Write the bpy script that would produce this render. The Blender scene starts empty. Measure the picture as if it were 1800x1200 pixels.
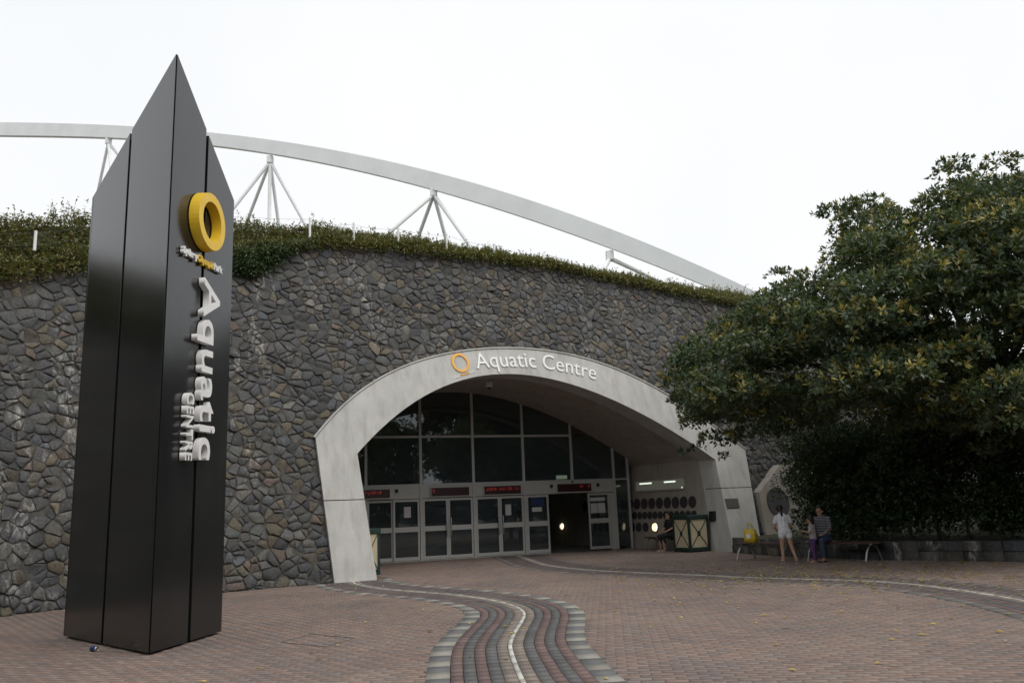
import bpy, bmesh, math, random
import numpy as np
from mathutils import Vector, Matrix
random.seed(7); RNG = np.random.default_rng(11)
R = math.radians
scene = bpy.context.scene
COL = scene.collection

# ------------------------------------------------------------------ camera
PITCH, ROLL, EYE = R(11.5), R(2.3), 1.65
cam_data = bpy.data.cameras.new('camera'); cam = bpy.data.objects.new('camera', cam_data); COL.objects.link(cam)
fwd = Vector((0, math.cos(PITCH), math.sin(PITCH))); up0 = Vector((0, -math.sin(PITCH), math.cos(PITCH))); r0 = Vector((1, 0, 0))
rt = math.cos(ROLL)*r0 - math.sin(ROLL)*up0; upv = math.sin(ROLL)*r0 + math.cos(ROLL)*up0
cam.matrix_world = Matrix(((rt.x, upv.x, -fwd.x, 0), (rt.y, upv.y, -fwd.y, 0), (rt.z, upv.z, -fwd.z, EYE), (0, 0, 0, 1)))
cam_data.sensor_width = 36; cam_data.lens = 28.8; cam_data.sensor_fit = 'HORIZONTAL'
cam_data.clip_start = .1; cam_data.clip_end = 2000
scene.camera = cam

# ------------------------------------------------------------------ sky, sun, exposure
SUN_EL, SUN_AZ = R(52), R(128)          # azimuth clockwise from +Y
world = bpy.data.worlds.new('World'); scene.world = world; world.use_nodes = True
wt = world.node_tree; wt.nodes.clear()
wo = wt.nodes.new('ShaderNodeOutputWorld'); wb = wt.nodes.new('ShaderNodeBackground')
sky = wt.nodes.new('ShaderNodeTexSky'); sky.sky_type = 'NISHITA'; sky.sun_disc = False
sky.sun_elevation = SUN_EL; sky.sun_rotation = SUN_AZ; sky.air_density = 1.0; sky.dust_density = 4.0; sky.ozone_density = 1.0
hsv = wt.nodes.new('ShaderNodeHueSaturation'); hsv.inputs['Saturation'].default_value = .25
# thin even overcast: a white cloud deck with faint soft structure in front of the sky
tc = wt.nodes.new('ShaderNodeTexCoord'); nz = wt.nodes.new('ShaderNodeTexNoise')
nz.inputs['Scale'].default_value = 1.6; nz.inputs['Detail'].default_value = 4; nz.inputs['Roughness'].default_value = .5
cr = wt.nodes.new('ShaderNodeValToRGB')
cr.color_ramp.elements[0].position = .3; cr.color_ramp.elements[0].color = (8.15, 8.4, 8.65, 1)
cr.color_ramp.elements[1].position = .7; cr.color_ramp.elements[1].color = (9.3, 9.4, 9.5, 1)
mx = wt.nodes.new('ShaderNodeMix'); mx.data_type = 'RGBA'; mx.inputs[0].default_value = .86
wt.links.new(tc.outputs['Generated'], nz.inputs['Vector']); wt.links.new(nz.outputs['Fac'], cr.inputs[0])
wt.links.new(sky.outputs[0], hsv.inputs['Color']); wt.links.new(hsv.outputs[0], mx.inputs[6]); wt.links.new(cr.outputs[0], mx.inputs[7])
wt.links.new(mx.outputs[2], wb.inputs[0]); wb.inputs[1].default_value = .110
wt.links.new(wb.outputs[0], wo.inputs[0])
sl = bpy.data.lights.new('sun', 'SUN'); sl.energy = 1.5; sl.angle = R(40); sl.color = (1, .96, .9)
so = bpy.data.objects.new('sun', sl); COL.objects.link(so)
sd = Vector((math.sin(SUN_AZ)*math.cos(SUN_EL), math.cos(SUN_AZ)*math.cos(SUN_EL), math.sin(SUN_EL)))
so.rotation_euler = sd.to_track_quat('Z', 'Y').to_euler(); so.location = (20, -20, 40)
scene.view_settings.view_transform = 'Standard'; scene.view_settings.look = 'None'
scene.view_settings.exposure = 0.12; scene.view_settings.gamma = 1; scene.view_settings.use_curve_mapping = False

# ------------------------------------------------------------------ helpers
def tag(o, label=None, cat=None, group=None, kind=None):
    if label: o['label'] = label
    if cat: o['category'] = cat
    if group: o['group'] = group
    if kind: o['kind'] = kind
    return o
LOCAL = set()          # roots whose parts are modelled in the root's own coordinates
def empty(name, loc=(0, 0, 0), rz=0, local=False):
    o = bpy.data.objects.new(name, None); COL.objects.link(o); o.location = loc; o.rotation_euler[2] = rz
    o.empty_display_size = .2
    if local: LOCAL.add(o.name)
    return o
def chain(o):
    m = o.matrix_basis.copy()
    return chain(o.parent) @ o.matrix_parent_inverse @ m if o.parent else m
def attach(o, parent):
    o.parent = parent
    top = parent
    while top.parent: top = top.parent
    if top.name not in LOCAL: o.matrix_parent_inverse = chain(parent).inverted()
    return o
def link(name, me, m=None, parent=None, smooth=False):
    o = bpy.data.objects.new(name, me); COL.objects.link(o)
    if m and not me.materials: me.materials.append(m)
    if parent: attach(o, parent)
    if smooth: me.polygons.foreach_set('use_smooth', [True]*len(me.polygons))
    return o
def pyd(name, v, f, m=None, parent=None, smooth=False):
    me = bpy.data.meshes.new(name); me.from_pydata([tuple(p) for p in v], [], f); me.update()
    return link(name, me, m, parent, smooth)
def np_mesh(name, v, f, m=None, parent=None, col=None, smooth=False):
    """v (n,3); f list of arrays, each (m,k)"""
    me = bpy.data.meshes.new(name)
    v = np.asarray(v, np.float32)
    fl = f if isinstance(f, list) else [f]
    loops = np.concatenate([a.reshape(-1) for a in fl]).astype(np.int32)
    tot = np.concatenate([np.full(len(a), a.shape[1]) for a in fl]).astype(np.int32)
    me.vertices.add(len(v)); me.vertices.foreach_set('co', v.reshape(-1))
    me.loops.add(len(loops)); me.loops.foreach_set('vertex_index', loops)
    me.polygons.add(len(tot)); st = np.concatenate([[0], np.cumsum(tot)[:-1]]).astype(np.int32)
    me.polygons.foreach_set('loop_start', st); me.polygons.foreach_set('loop_total', tot)
    if col is not None:
        at = me.attributes.new('tint', 'FLOAT_COLOR', 'POINT')
        c = np.ones((len(v), 4), np.float32); c[:, :3] = col
        at.data.foreach_set('color', c.reshape(-1))
    me.update(calc_edges=True); me.validate()
    return link(name, me, m, parent, smooth)
class MB:
    def __init__(s): s.v = []; s.f = []
    def add(s, v, f):
        b = len(s.v); s.v += [Vector(p) for p in v]; s.f += [tuple(i+b for i in q) for q in f]; return s
    def box(s, x0, x1, y0, y1, z0, z1, T=None):
        p = [Vector((x, y, z)) for z in (z0, z1) for y in (y0, y1) for x in (x0, x1)]
        if T: p = [T(q) for q in p]
        return s.add(p, [(0, 2, 3, 1), (4, 5, 7, 6), (0, 1, 5, 4), (2, 6, 7, 3), (0, 4, 6, 2), (1, 3, 7, 5)])
    def bar(s, a, b, w, h=None, up=(0, 0, 1)):
        a, b = Vector(a), Vector(b); h = h or w; d = (b-a).normalized(); u = Vector(up)
        if abs(d.dot(u)) > .98: u = Vector((1, 0, 0))
        x = d.cross(u).normalized(); u = x.cross(d)
        p = [q+x*(i*w/2)+u*(j*h/2) for q in (a, b) for i, j in ((-1, -1), (1, -1), (1, 1), (-1, 1))]
        return s.add(p, [(3, 2, 1, 0), (4, 5, 6, 7), (0, 1, 5, 4), (1, 2, 6, 5), (2, 3, 7, 6), (3, 0, 4, 7)])
    def tube(s, pts, rad, n=8, cap=True):
        pts = [Vector(p) for p in pts]; rad = rad if isinstance(rad, (list, tuple)) else [rad]*len(pts)
        rings = []; b0 = len(s.v); pu = None
        for i, p in enumerate(pts):
            d = (pts[min(i+1, len(pts)-1)]-pts[max(i-1, 0)]).normalized()
            u = Vector((0, 0, 1)) if abs(d.z) < .95 else Vector((1, 0, 0))
            if pu is not None: u = pu
            x = d.cross(u).normalized(); y = x.cross(d).normalized(); pu = y
            s.v += [p+(x*math.cos(2*math.pi*k/n)+y*math.sin(2*math.pi*k/n))*rad[i] for k in range(n)]
        for i in range(len(pts)-1):
            for k in range(n):
                a = b0+i*n+k; c = b0+i*n+(k+1) % n
                s.f.append((a, c, c+n, a+n))
        if cap:
            s.f.append(tuple(b0+k for k in range(n))[::-1]); s.f.append(tuple(b0+(len(pts)-1)*n+k for k in range(n)))
        return s
    def lathe(s, prof, n=16, T=None):
        b0 = len(s.v)
        for r_, z in prof:
            for k in range(n):
                q = Vector((r_*math.cos(2*math.pi*k/n), r_*math.sin(2*math.pi*k/n), z)); s.v.append(T(q) if T else q)
        for i in range(len(prof)-1):
            for k in range(n):
                a = b0+i*n+k; c = b0+i*n+(k+1) % n; s.f.append((a, c, c+n, a+n))
        return s
    def prism(s, poly, T0, T1):
        n = len(poly); b = len(s.v)
        s.v += [T0(p) for p in poly]+[T1(p) for p in poly]
        s.f.append(tuple(b+i for i in range(n))[::-1]); s.f.append(tuple(b+n+i for i in range(n)))
        s.f += [(b+i, b+(i+1) % n, b+n+(i+1) % n, b+n+i) for i in range(n)]
        return s
    def build(s, name, m=None, parent=None, smooth=False, bevel=0, fix=True):
        me = bpy.data.meshes.new(name); me.from_pydata([tuple(p) for p in s.v], [], s.f); me.update()
        if fix or bevel:
            bm = bmesh.new(); bm.from_mesh(me)
            bmesh.ops.recalc_face_normals(bm, faces=bm.faces)
            if bevel: bmesh.ops.bevel(bm, geom=bm.edges[:], offset=bevel, segments=1, affect='EDGES')
            bm.to_mesh(me); bm.free()
        return link(name, me, m, parent, smooth)

# ------------------------------------------------------------------ materials
def nodes(m):
    m.use_nodes = True; nt = m.node_tree; nt.nodes.clear()
    o = nt.nodes.new('ShaderNodeOutputMaterial'); b = nt.nodes.new('ShaderNodeBsdfPrincipled')
    nt.links.new(b.outputs[0], o.inputs[0]); return nt, b, o
def pos(nt, sc=(1, 1, 1)):
    g = nt.nodes.new('ShaderNodeNewGeometry'); mp = nt.nodes.new('ShaderNodeMapping'); mp.inputs['Scale'].default_value = sc
    nt.links.new(g.outputs['Position'], mp.inputs[0]); return mp.outputs[0]
def noise(nt, vec, sc, det=4, rough=.55):
    n = nt.nodes.new('ShaderNodeTexNoise'); n.inputs['Scale'].default_value = sc; n.inputs['Detail'].default_value = det; n.inputs['Roughness'].default_value = rough
    nt.links.new(vec, n.inputs['Vector']); return n.outputs['Fac']
def ramp(nt, fac, p0, c0, p1, c1):
    r = nt.nodes.new('ShaderNodeValToRGB'); e = r.color_ramp.elements
    e[0].position, e[1].position = p0, p1
    e[0].color = c0 if len(c0) == 4 else (*c0, 1); e[1].color = c1 if len(c1) == 4 else (*c1, 1)
    nt.links.new(fac, r.inputs[0]); return r.outputs[0]
def mixc(nt, fac, a, b, mode='MIX'):
    m = nt.nodes.new('ShaderNodeMix'); m.data_type = 'RGBA'; m.blend_type = mode
    for i, x in ((0, fac), (6, a), (7, b)):
        if isinstance(x, (int, float)): m.inputs[i].default_value = x
        elif isinstance(x, tuple): m.inputs[i].default_value = (*x, 1) if len(x) == 3 else x
        else: nt.links.new(x, m.inputs[i])
    return m.outputs[2]
def bump(nt, b, h, st=.3, dist=.02):
    n = nt.nodes.new('ShaderNodeBump'); n.inputs['Strength'].default_value = st; n.inputs['Distance'].default_value = dist
    nt.links.new(h, n.inputs['Height']); nt.links.new(n.outputs[0], b.inputs['Normal'])
def plain(name, c, rough=.6, metal=0, var=.18, sc=6, bs=.15, spec=.5):
    m = bpy.data.materials.new(name); nt, b, o = nodes(m); p = pos(nt)
    n = noise(nt, p, sc); lo = tuple(x*(1-var) for x in c); hi = tuple(min(1, x*(1+var)) for x in c)
    nt.links.new(ramp(nt, n, .3, lo, .7, hi), b.inputs['Base Color'])
    b.inputs['Roughness'].default_value = rough; b.inputs['Metallic'].default_value = metal; b.inputs['Specular IOR Level'].default_value = spec
    if bs: bump(nt, b, noise(nt, p, sc*8), bs, .005)
    return m
def tinted(name, rough=.8, var=.25, sc=25, bs=.4, bd=.01, spec=.4, stain=None):
    m = bpy.data.materials.new(name); nt, b, o = nodes(m); p = pos(nt)
    a = nt.nodes.new('ShaderNodeAttribute'); a.attribute_name = 'tint'
    n = noise(nt, p, sc, 5, .65); v = ramp(nt, n, .25, (1-var,)*3, .75, (1+var,)*3)
    c = mixc(nt, 1.0, a.outputs['Color'], v, 'MULTIPLY')
    if stain: c = stain(nt, p, c)
    nt.links.new(c, b.inputs['Base Color']); b.inputs['Roughness'].default_value = rough; b.inputs['Specular IOR Level'].default_value = spec
    if bs: bump(nt, b, n, bs, bd)
    return m
def wall_stain(nt, p, c):
    # lime bloom weeping down from the joints
    g = nt.nodes.new('ShaderNodeNewGeometry')
    mp = nt.nodes.new('ShaderNodeMapping'); mp.inputs['Scale'].default_value = (2.6, 2.6, .32); nt.links.new(g.outputs['Position'], mp.inputs[0])
    s1 = ramp(nt, noise(nt, mp.outputs[0], 1.0, 3, .6), .52, (0, 0, 0), .62, (1, 1, 1))
    s2 = ramp(nt, noise(nt, pos(nt, (1, 1, .5)), 9, 5, .7), .47, (0, 0, 0), .62, (1, 1, 1))
    s3 = ramp(nt, noise(nt, pos(nt, (.22, .22, .12)), 1.0, 2, .5), .36, (0, 0, 0), .56, (1, 1, 1))
    f = mixc(nt, 1.0, s1, s2, 'MULTIPLY'); f = mixc(nt, 1.0, f, s3, 'MULTIPLY')
    sp = ramp(nt, noise(nt, pos(nt), 14, 4, .7), .66, (0, 0, 0), .72, (.55, .55, .55))
    f = mixc(nt, 1.0, f, sp, 'LIGHTEN')
    return mixc(nt, mixc(nt, 1.0, f, (.75, .75, .75), 'MULTIPLY'), c, (.42, .41, .38))
M = {}
M['stone'] = tinted('basalt_rubble', .75, .5, 18, .9, .02, .45, wall_stain)
M['mortar'] = plain('mortar', (.066, .062, .055), .95, 0, .3, 9)
def paver_stain(nt, p, c):
    c = mixc(nt, 1.0, c, ramp(nt, noise(nt, p, .45, 4, .6), .35, (.84, .85, .88), .65, (1.06, 1.05, 1.03)), 'MULTIPLY')
    c = mixc(nt, 1.0, c, ramp(nt, noise(nt, p, 2.2, 4, .6), .3, (.9, .9, .92), .7, (1.05, 1.04, 1.03)), 'MULTIPLY')
    return mixc(nt, 1.0, c, ramp(nt, noise(nt, p, 7, 2, .5), .70, (1, 1, 1), .76, (.72, .72, .74)), 'MULTIPLY')
M['paver'] = tinted('clay_paver', .85, .15, 30, .25, .004, .3, paver_stain)
M['sand'] = plain('joint_sand', (.135, .11, .092), .95, 0, .3, 12)
M['soil'] = plain('soil', (.045, .05, .022), .95, 0, .4, 8)
M['black'] = plain('black_rubber', (.012, .012, .012), .55, 0, .2, 20, 0)
M['steel'] = plain('brushed_steel', (.5, .5, .5), .35, .9, .1, 30, .05)
M['alu'] = plain('anodised_aluminium', (.46, .46, .44), .45, .15, .08, 20, .03)
M['white'] = plain('white_paint', (.78, .78, .77), .45, 0, .05, 5, .05)
M['girder'] = plain('girder_white_paint', (.82, .84, .84), .5, 0, .06, .6, .02)
M['yellow'] = plain('yellow_paint', (.80, .52, .03), .4, 0, .06, 6, .03)
M['orange'] = plain('orange_paint', (.74, .36, .03), .45, 0, .05, 6, .03)
M['green'] = plain('dark_green_paint', (.012, .034, .027), .45, 0, .15, 12, .05)
M['cream'] = plain('cream_panel', (.52, .45, .30), .6, 0, .08, 8, .05)
M['wood'] = plain('stained_timber', (.06, .028, .02), .6, 0, .35, 14, .2)
M['bark'] = plain('bark', (.07, .058, .045), .9, 0, .35, 9, .5)
M['paper'] = plain('paper', (.5, .5, .5), .8, 0, .04, 6, 0)
M['bluefilm'] = plain('blue_notice', (.012, .03, .11), .5, 0, .2, 6, 0)
M['disc'] = plain('dark_disc', (.042, .036, .038), .6, 0, .2, 14, .1)
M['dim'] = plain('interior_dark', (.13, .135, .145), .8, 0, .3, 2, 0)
M['bronze'] = plain('bronze_plaque', (.10, .095, .085), .45, .4, .2, 20, .1)
M['skin'] = plain('skin', (.42, .25, .17), .5, 0, .06, 20, .03)
M['hair'] = plain('black_hair', (.012, .010, .009), .45, 0, .3, 60, .3)
def cloth(name, c):
    m = plain(name, c, .9, 0, .12, 9, 0); nt = m.node_tree; b = [n for n in nt.nodes if n.type == 'BSDF_PRINCIPLED'][0]
    bump(nt, b, noise(nt, pos(nt, (1, 1, .45)), 17, 3, .5), .9, .05); return m
M['tee'] = cloth('white_cotton', (.70, .70, .74))
M['pinkgrey'] = cloth('pale_grey_cotton', (.40, .36, .36))
M['purple'] = cloth('purple_cotton', (.10, .045, .16))
M['denim'] = cloth('blue_denim', (.045, .065, .12))
M['darkcloth'] = cloth('dark_cloth', (.016, .016, .02))
M['bag'] = plain('yellow_plastic', (.62, .45, .03), .35, 0, .15, 12, .4)
M['sole'] = plain('pale_shoe', (.45, .38, .36), .7, 0, .1, 20, .1)
def concrete(name, c, board=False):
    m = bpy.data.materials.new(name); nt, b, o = nodes(m); p = pos(nt)
    n1 = noise(nt, p, 1.1, 5, .6); n2 = noise(nt, pos(nt, (3, 3, .35)), 1.4, 4, .6); n3 = noise(nt, p, 40, 3)
    a = ramp(nt, n1, .3, tuple(x*.86 for x in c), .7, tuple(min(1, x*1.06) for x in c))
    a = mixc(nt, 1.0, a, ramp(nt, n2, .28, (.80, .79, .77), .55, (1, 1, 1)), 'MULTIPLY')
    a = mixc(nt, 1.0, a, ramp(nt, n3, .3, (.94,)*3, .7, (1.04,)*3), 'MULTIPLY')
    nt.links.new(a, b.inputs['Base Color']); b.inputs['Roughness'].default_value = .8; b.inputs['Specular IOR Level'].default_value = .3
    bump(nt, b, n3, .2, .004)
    return m
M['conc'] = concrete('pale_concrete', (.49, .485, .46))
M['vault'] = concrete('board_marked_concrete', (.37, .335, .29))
def gloss_black():
    m = bpy.data.materials.new('polished_dark_panel'); nt, b, o = nodes(m); p = pos(nt, (1, 1, .35))
    nt.links.new(ramp(nt, noise(nt, p, 3, 5), .3, (.008, .0092, .010), .7, (.013, .0142, .015)), b.inputs['Base Color'])
    rr = nt.nodes.new('ShaderNodeMapRange'); rr.inputs[3].default_value = .13; rr.inputs[4].default_value = .24
    nt.links.new(noise(nt, pos(nt), 5, 6, .7), rr.inputs[0]); nt.links.new(rr.outputs[0], b.inputs['Roughness'])
    b.inputs['IOR'].default_value = 1.66
    bump(nt, b, noise(nt, pos(nt, (1, 1, .5)), 1.3, 2), .08, .01)
    return m
M['pylon'] = gloss_black()
def glass(name, tint, ior=1.55):
    m = bpy.data.materials.new(name); nt, b, o = nodes(m); nt.nodes.remove(b)
    t = nt.nodes.new('ShaderNodeBsdfTransparent'); t.inputs[0].default_value = (*tint, 1)
    g = nt.nodes.new('ShaderNodeBsdfGlossy'); g.inputs['Roughness'].default_value = .01; g.inputs[0].default_value = (.9, .93, .93, 1)
    f = nt.nodes.new('ShaderNodeFresnel'); f.inputs[0].default_value = ior; x = nt.nodes.new('ShaderNodeMixShader')
    nt.links.new(f.outputs[0], x.inputs[0]); nt.links.new(t.outputs[0], x.inputs[1]); nt.links.new(g.outputs[0], x.inputs[2])
    d = nt.nodes.new('ShaderNodeBsdfDiffuse'); d.inputs[0].default_value = (.42, .50, .56, 1); y = nt.nodes.new('ShaderNodeMixShader')   # blue-grey haze painted in for soft reflections on the panes
    rr = nt.nodes.new('ShaderNodeMapRange'); rr.inputs[3].default_value = .03; rr.inputs[4].default_value = .075
    nt.links.new(noise(nt, pos(nt), 1.5, 4), rr.inputs[0]); nt.links.new(rr.outputs[0], y.inputs[0])
    nt.links.new(x.outputs[0], y.inputs[1]); nt.links.new(d.outputs[0], y.inputs[2]); nt.links.new(y.outputs[0], o.inputs[0])
    return m
M['glass'] = glass('tinted_glass', (.6, .66, .68), 1.7); M['dglass'] = glass('door_glass', (.66, .71, .70), 1.65)
def emit(name, c, s):
    m = bpy.data.materials.new(name); nt, b, o = nodes(m)
    b.inputs['Base Color'].default_value = (*c, 1); b.inputs['Emission Color'].default_value = (*c, 1); b.inputs['Emission Strength'].default_value = s
    return m
M['lamp'] = emit('lamp_glow', (1, .82, .5), 1.8); M['tube'] = emit('fluorescent_tube', (.9, 1, .85), .9); M['led'] = emit('red_led', (1, .10, .06), .16)
M['exit'] = emit('exit_light', (.75, .8, .55), .35)
M['ledback'] = plain('led_board', (.035, .006, .010), .35, 0, .1, 10, 0)
def leafmat(name, tr=.25, rough=.42):
    m = bpy.data.materials.new(name); nt, b, o = nodes(m)
    a = nt.nodes.new('ShaderNodeAttribute'); a.attribute_name = 'tint'
    nt.links.new(a.outputs['Color'], b.inputs['Base Color']); b.inputs['Roughness'].default_value = rough; b.inputs['Specular IOR Level'].default_value = .45
    t = nt.nodes.new('ShaderNodeBsdfTranslucent'); nt.links.new(mixc(nt, 1.0, a.outputs['Color'], (1.3, 1.25, .5), 'MULTIPLY'), t.inputs[0])
    x = nt.nodes.new('ShaderNodeMixShader'); x.inputs[0].default_value = tr
    nt.links.new(b.outputs[0], x.inputs[1]); nt.links.new(t.outputs[0], x.inputs[2]); nt.links.new(x.outputs[0], o.inputs[0])
    return m
M['leaf'] = leafmat('glossy_leaf'); M['shrub'] = leafmat('shrub_leaf', .2, .55)
def striped():
    m = bpy.data.materials.new('striped_cotton'); nt, b, o = nodes(m)
    w = nt.nodes.new('ShaderNodeTexWave'); w.bands_direction = 'Z'; w.inputs['Scale'].default_value = 7.5
    nt.links.new(pos(nt), w.inputs[0])
    nt.links.new(ramp(nt, w.outputs['Fac'], .62, (.012, .013, .022), .7, (.35, .36, .40)), b.inputs['Base Color']); b.inputs['Roughness'].default_value = .9
    return m
M['stripe'] = striped()

# ------------------------------------------------------------------ site geometry
# arch frame: s along the wall face, n into the hill; the masonry leans back by TB
A = Vector((-4.72, 21.29, 0)); A0 = R(28); TB = .25; KAP = R(3.9)
D = Vector((math.cos(A0), math.sin(A0), 0)); N = Vector((-D.y, D.x, 0)); UP = Vector((0, 0, 1))
ARC_C = Vector((A.x+math.sin(A0)/KAP, A.y-math.cos(A0)/KAP, 0)); ARC_R = 1/KAP
def frame(s, n, z): return A + D*s + N*n + UP*z
def wall_base(u):
    if u >= 0: return A + D*u, N
    a = A0 + KAP*(-u)
    return Vector((A.x-(math.sin(a)-math.sin(A0))/KAP, A.y+(math.cos(a)-math.cos(A0))/KAP, 0)), Vector((-math.sin(a), math.cos(a), 0))
def wall(u, z, off=0.0):
    b, n = wall_base(u); return b + n*(z*TB - off) + UP*z
def interp(x, tab): return float(np.interp(x, [t[0] for t in tab], [t[1] for t in tab]))
WTOP = [(-24, 4.2), (-14, 5.2), (-10, 6.2), (-7.05, 7.28), (-5.4, 7.97), (-2, 9.05), (-.4, 9.55), (.2, 9.73), (2.7, 9.88), (6.8, 9.9), (9, 9.85), (11.4, 9.6), (15, 9.3), (18.4, 9.0), (24, 8.7), (32, 8.5)]
OUT = [(0, 0), (-.27, 3.7), (.53, 4.58), (1.58, 5.37), (2.86, 5.95), (4.2, 6.35), (5.81, 6.61), (7.26, 6.61), (8.73, 6.39), (10.24, 6.0), (11.51, 5.43), (12.57, 4.85), (14.76, 3.35), (14.3, 0)]
INN = [(1.1, 0), (.84, 3.27), (1.8, 4.16), (3.11, 5.02), (4.07, 5.43), (5.66, 5.75), (7.08, 5.69), (8.51, 5.4), (9.94, 4.87), (11.19, 4.29), (12.22, 3.71), (13.3, 3.0), (13.06, 0)]
def smooth_arc(pts, n):
    x = np.array([p[0] for p in pts]); z = np.array([p[1] for p in pts])
    w = np.ones(len(x)); w[0] = w[-1] = 6
    c = np.polyfit(x, z, 5, w=w)
    xs = np.linspace(x[0], x[-1], 400); zs = np.polyval(c, xs)
    L = np.concatenate([[0], np.cumsum(np.hypot(np.diff(xs), np.diff(zs)))])
    t = np.linspace(0, L[-1], n)
    return list(zip(np.interp(t, L, xs), np.interp(t, L, zs)))
NARC = 41
OARC = smooth_arc(OUT[1:-1], NARC); IARC = smooth_arc(INN[1:-1], NARC)
OPOLY = [OUT[0]]+OARC+[OUT[-1]]; IPOLY = [INN[0]]+IARC+[INN[-1]]
def inside(poly, x, y):
    c = False; j = len(poly)-1
    for i in range(len(poly)):
        xi, yi = poly[i]; xj, yj = poly[j]
        if (yi > y) != (yj > y) and x < (xj-xi)*(y-yi)/(yj-yi)+xi: c = not c
        j = i
    return c
MIDP = [((a[0]+b[0])/2, (a[1]+b[1])/2) for a, b in zip(OPOLY, IPOLY)]
BED = [(26.9, 6.75), (24.9, 7.3), (23.4, 7.9), (21.5, 9.25), (20.2, 10.6), (19.4, 11.5), (18.0, 14.0), (16.9, 18.0), (16.0, 24.0)]   # (y, x) edge of planting bed
BEDY = [b[0] for b in BED][::-1]; BEDX = [b[1] for b in BED][::-1]
def bed_x(y): return float(np.interp(y, BEDY, BEDX)) if y > 16 else 1e3
def facade_n(s): return 5.24+(12.92-s)*.1403
def on_plaza(x, y, margin=0.0):
    p = Vector((x, y, 0))-A; s = p.dot(D); n = p.dot(N)
    if s >= 0:
        if 1.12 < s < 13.05:
            if n > facade_n(s)-.05: return False
        elif n > margin: return False
    elif (Vector((x, y, 0))-ARC_C).length > ARC_R-margin*0: return False
    if y > 16 and x > bed_x(y): return False
    return True

# ------------------------------------------------------------------ ground and paving
g = pyd('ground', [(-400, -400, -.03), (400, -400, -.03), (400, 400, -.03), (-400, 400, -.03)], [(0, 1, 2, 3)], M['sand'])
tag(g, 'sandy bedding under the brick plaza paving', 'ground', kind='structure')

# centrelines of the two banded paths
def spline(pts, step=.06):
    P = [Vector((*p, 0)) for p in pts]; out = []
    for i in range(len(P)-1):
        a, b, c, d = P[max(i-1, 0)], P[i], P[i+1], P[min(i+2, len(P)-1)]
        m = max(3, int((c-b).length/.02))
        for k in range(m):
            t = k/m
            out.append(.5*((2*b)+(c-a)*t+(2*a-5*b+4*c-d)*t*t+(3*b-a-3*c+d)*t**3))
    out.append(P[-1]); Q = np.array([(p.x, p.y) for p in out])
    for _ in range(30): Q[1:-1] = .5*Q[1:-1]+.25*(Q[:-2]+Q[2:])
    L = np.concatenate([[0], np.cumsum(np.hypot(*np.diff(Q, axis=0).T))]); t = np.arange(0, L[-1], step)
    return np.stack([np.interp(t, L, Q[:, 0]), np.interp(t, L, Q[:, 1])], 1)
P1 = spline([(.75, 4.6), (.45, 5.8), (.17, 7.2), (0, 8.25), (-.07, 8.96), (-.145, 9.98), (-.173, 10.8), (-.12, 11.75), (-.02, 12.87), (.02, 13.67), (-.05, 14.4), (-.27, 15.2), (-.64, 16.0), (-1.34, 17.1), (-2.13, 18.0), (-3.0, 18.96), (-3.72, 20.1), (-4.15, 21.04), (-4.35, 22.2)])
P2 = spline([(-.1, 30.2), (.05, 29), (.27, 27.55), (.585, 25.4), (.95, 23.96), (1.44, 22.8), (2.08, 21.64), (3.18, 20.33), (4.26, 19.1), (4.75, 18.43), (5.66, 17.55), (6.5, 16.8), (7.15, 15.73), (7.42, 14.25), (7.5, 12.85), (7.3, 11), (6.9, 9), (6.7, 7)])
PP = np.concatenate([P1, P2])
def path_dist(x, y): return float(np.sqrt(((PP-(x, y))**2).sum(1).min()))

# interlocking clay pavers, each with its own zigzag edge
paving = tag(empty('plaza_paving', (0, 8, 0)), 'brown interlocking clay brick paving covering the plaza', 'paving', kind='structure')
PL_, PH_, ZA = .225, .1125, .016; ang = R(-6); ca, sa = math.cos(ang), math.sin(ang)
gap = .0035
bx = np.array([0, .25, .5, .75, 1.0]); bo = np.array([0, 1, 0, -1, 0])*ZA
cells = []
for j in range(-40, 330):
    for i in range(-140, 140):
        x0 = (i+.5*(j % 2))*PL_; y0 = j*PH_+4
        cx, cy = x0+PL_/2, y0+PH_/2
        X, Y = cx*ca-cy*sa, cx*sa+cy*ca
        if Y < 6.6 or Y > 32.5 or abs(X) > .70*Y+1.6: continue
        cells.append((x0, y0, X, Y))
xy = np.array([(c[2], c[3]) for c in cells])
dmin = np.full(len(xy), 9.9)
for k in range(0, len(xy), 2000):
    d2 = ((xy[k:k+2000, None, :]-PP[None, ::2, :])**2).sum(2).min(1); dmin[k:k+2000] = np.sqrt(d2)
keep = [c for c, dd in zip(cells, dmin) if dd > .92 and on_plaza(c[2], c[3])]
pal = np.array([(.215, .158, .130), (.225, .160, .128), (.205, .155, .132), (.220, .166, .135), (.200, .158, .137), (.230, .162, .130), (.190, .152, .134)])*np.array((1.17, 1.20, 1.22))
def paver_geo(c):
    x0, y0, X, Y = c
    top = [(x0+gap+(PL_-2*gap)*bx[k], y0+gap+bo[k]) for k in range(5)]+[(x0+gap+(PL_-2*gap)*bx[k], y0+PH_-gap+bo[k]) for k in range(4, -1, -1)]
    zt = RNG.normal(0, .0012); tx, ty = RNG.normal(0, .006, 2)
    v = [(x*ca-y*sa, x*sa+y*ca, zt+tx*(x-x0-.11)+ty*(y-y0-.056)) for x, y in top]
    v += [(a, b, -.026) for a, b, _ in v]
    col = pal[RNG.integers(len(pal))]*RNG.uniform(.93, 1.07)
    return v, col
SIDES = np.array([(k, 10+k, 10+(k+1) % 10, (k+1) % 10) for k in range(10)])
order = sorted(range(len(keep)), key=lambda q: keep[q][3]**2+keep[q][2]**2)
vis = [q for q in order if keep[q][3] > 8.15+abs(keep[q][2])*.02 and abs(keep[q][2]) < .6*keep[q][3]]
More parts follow.
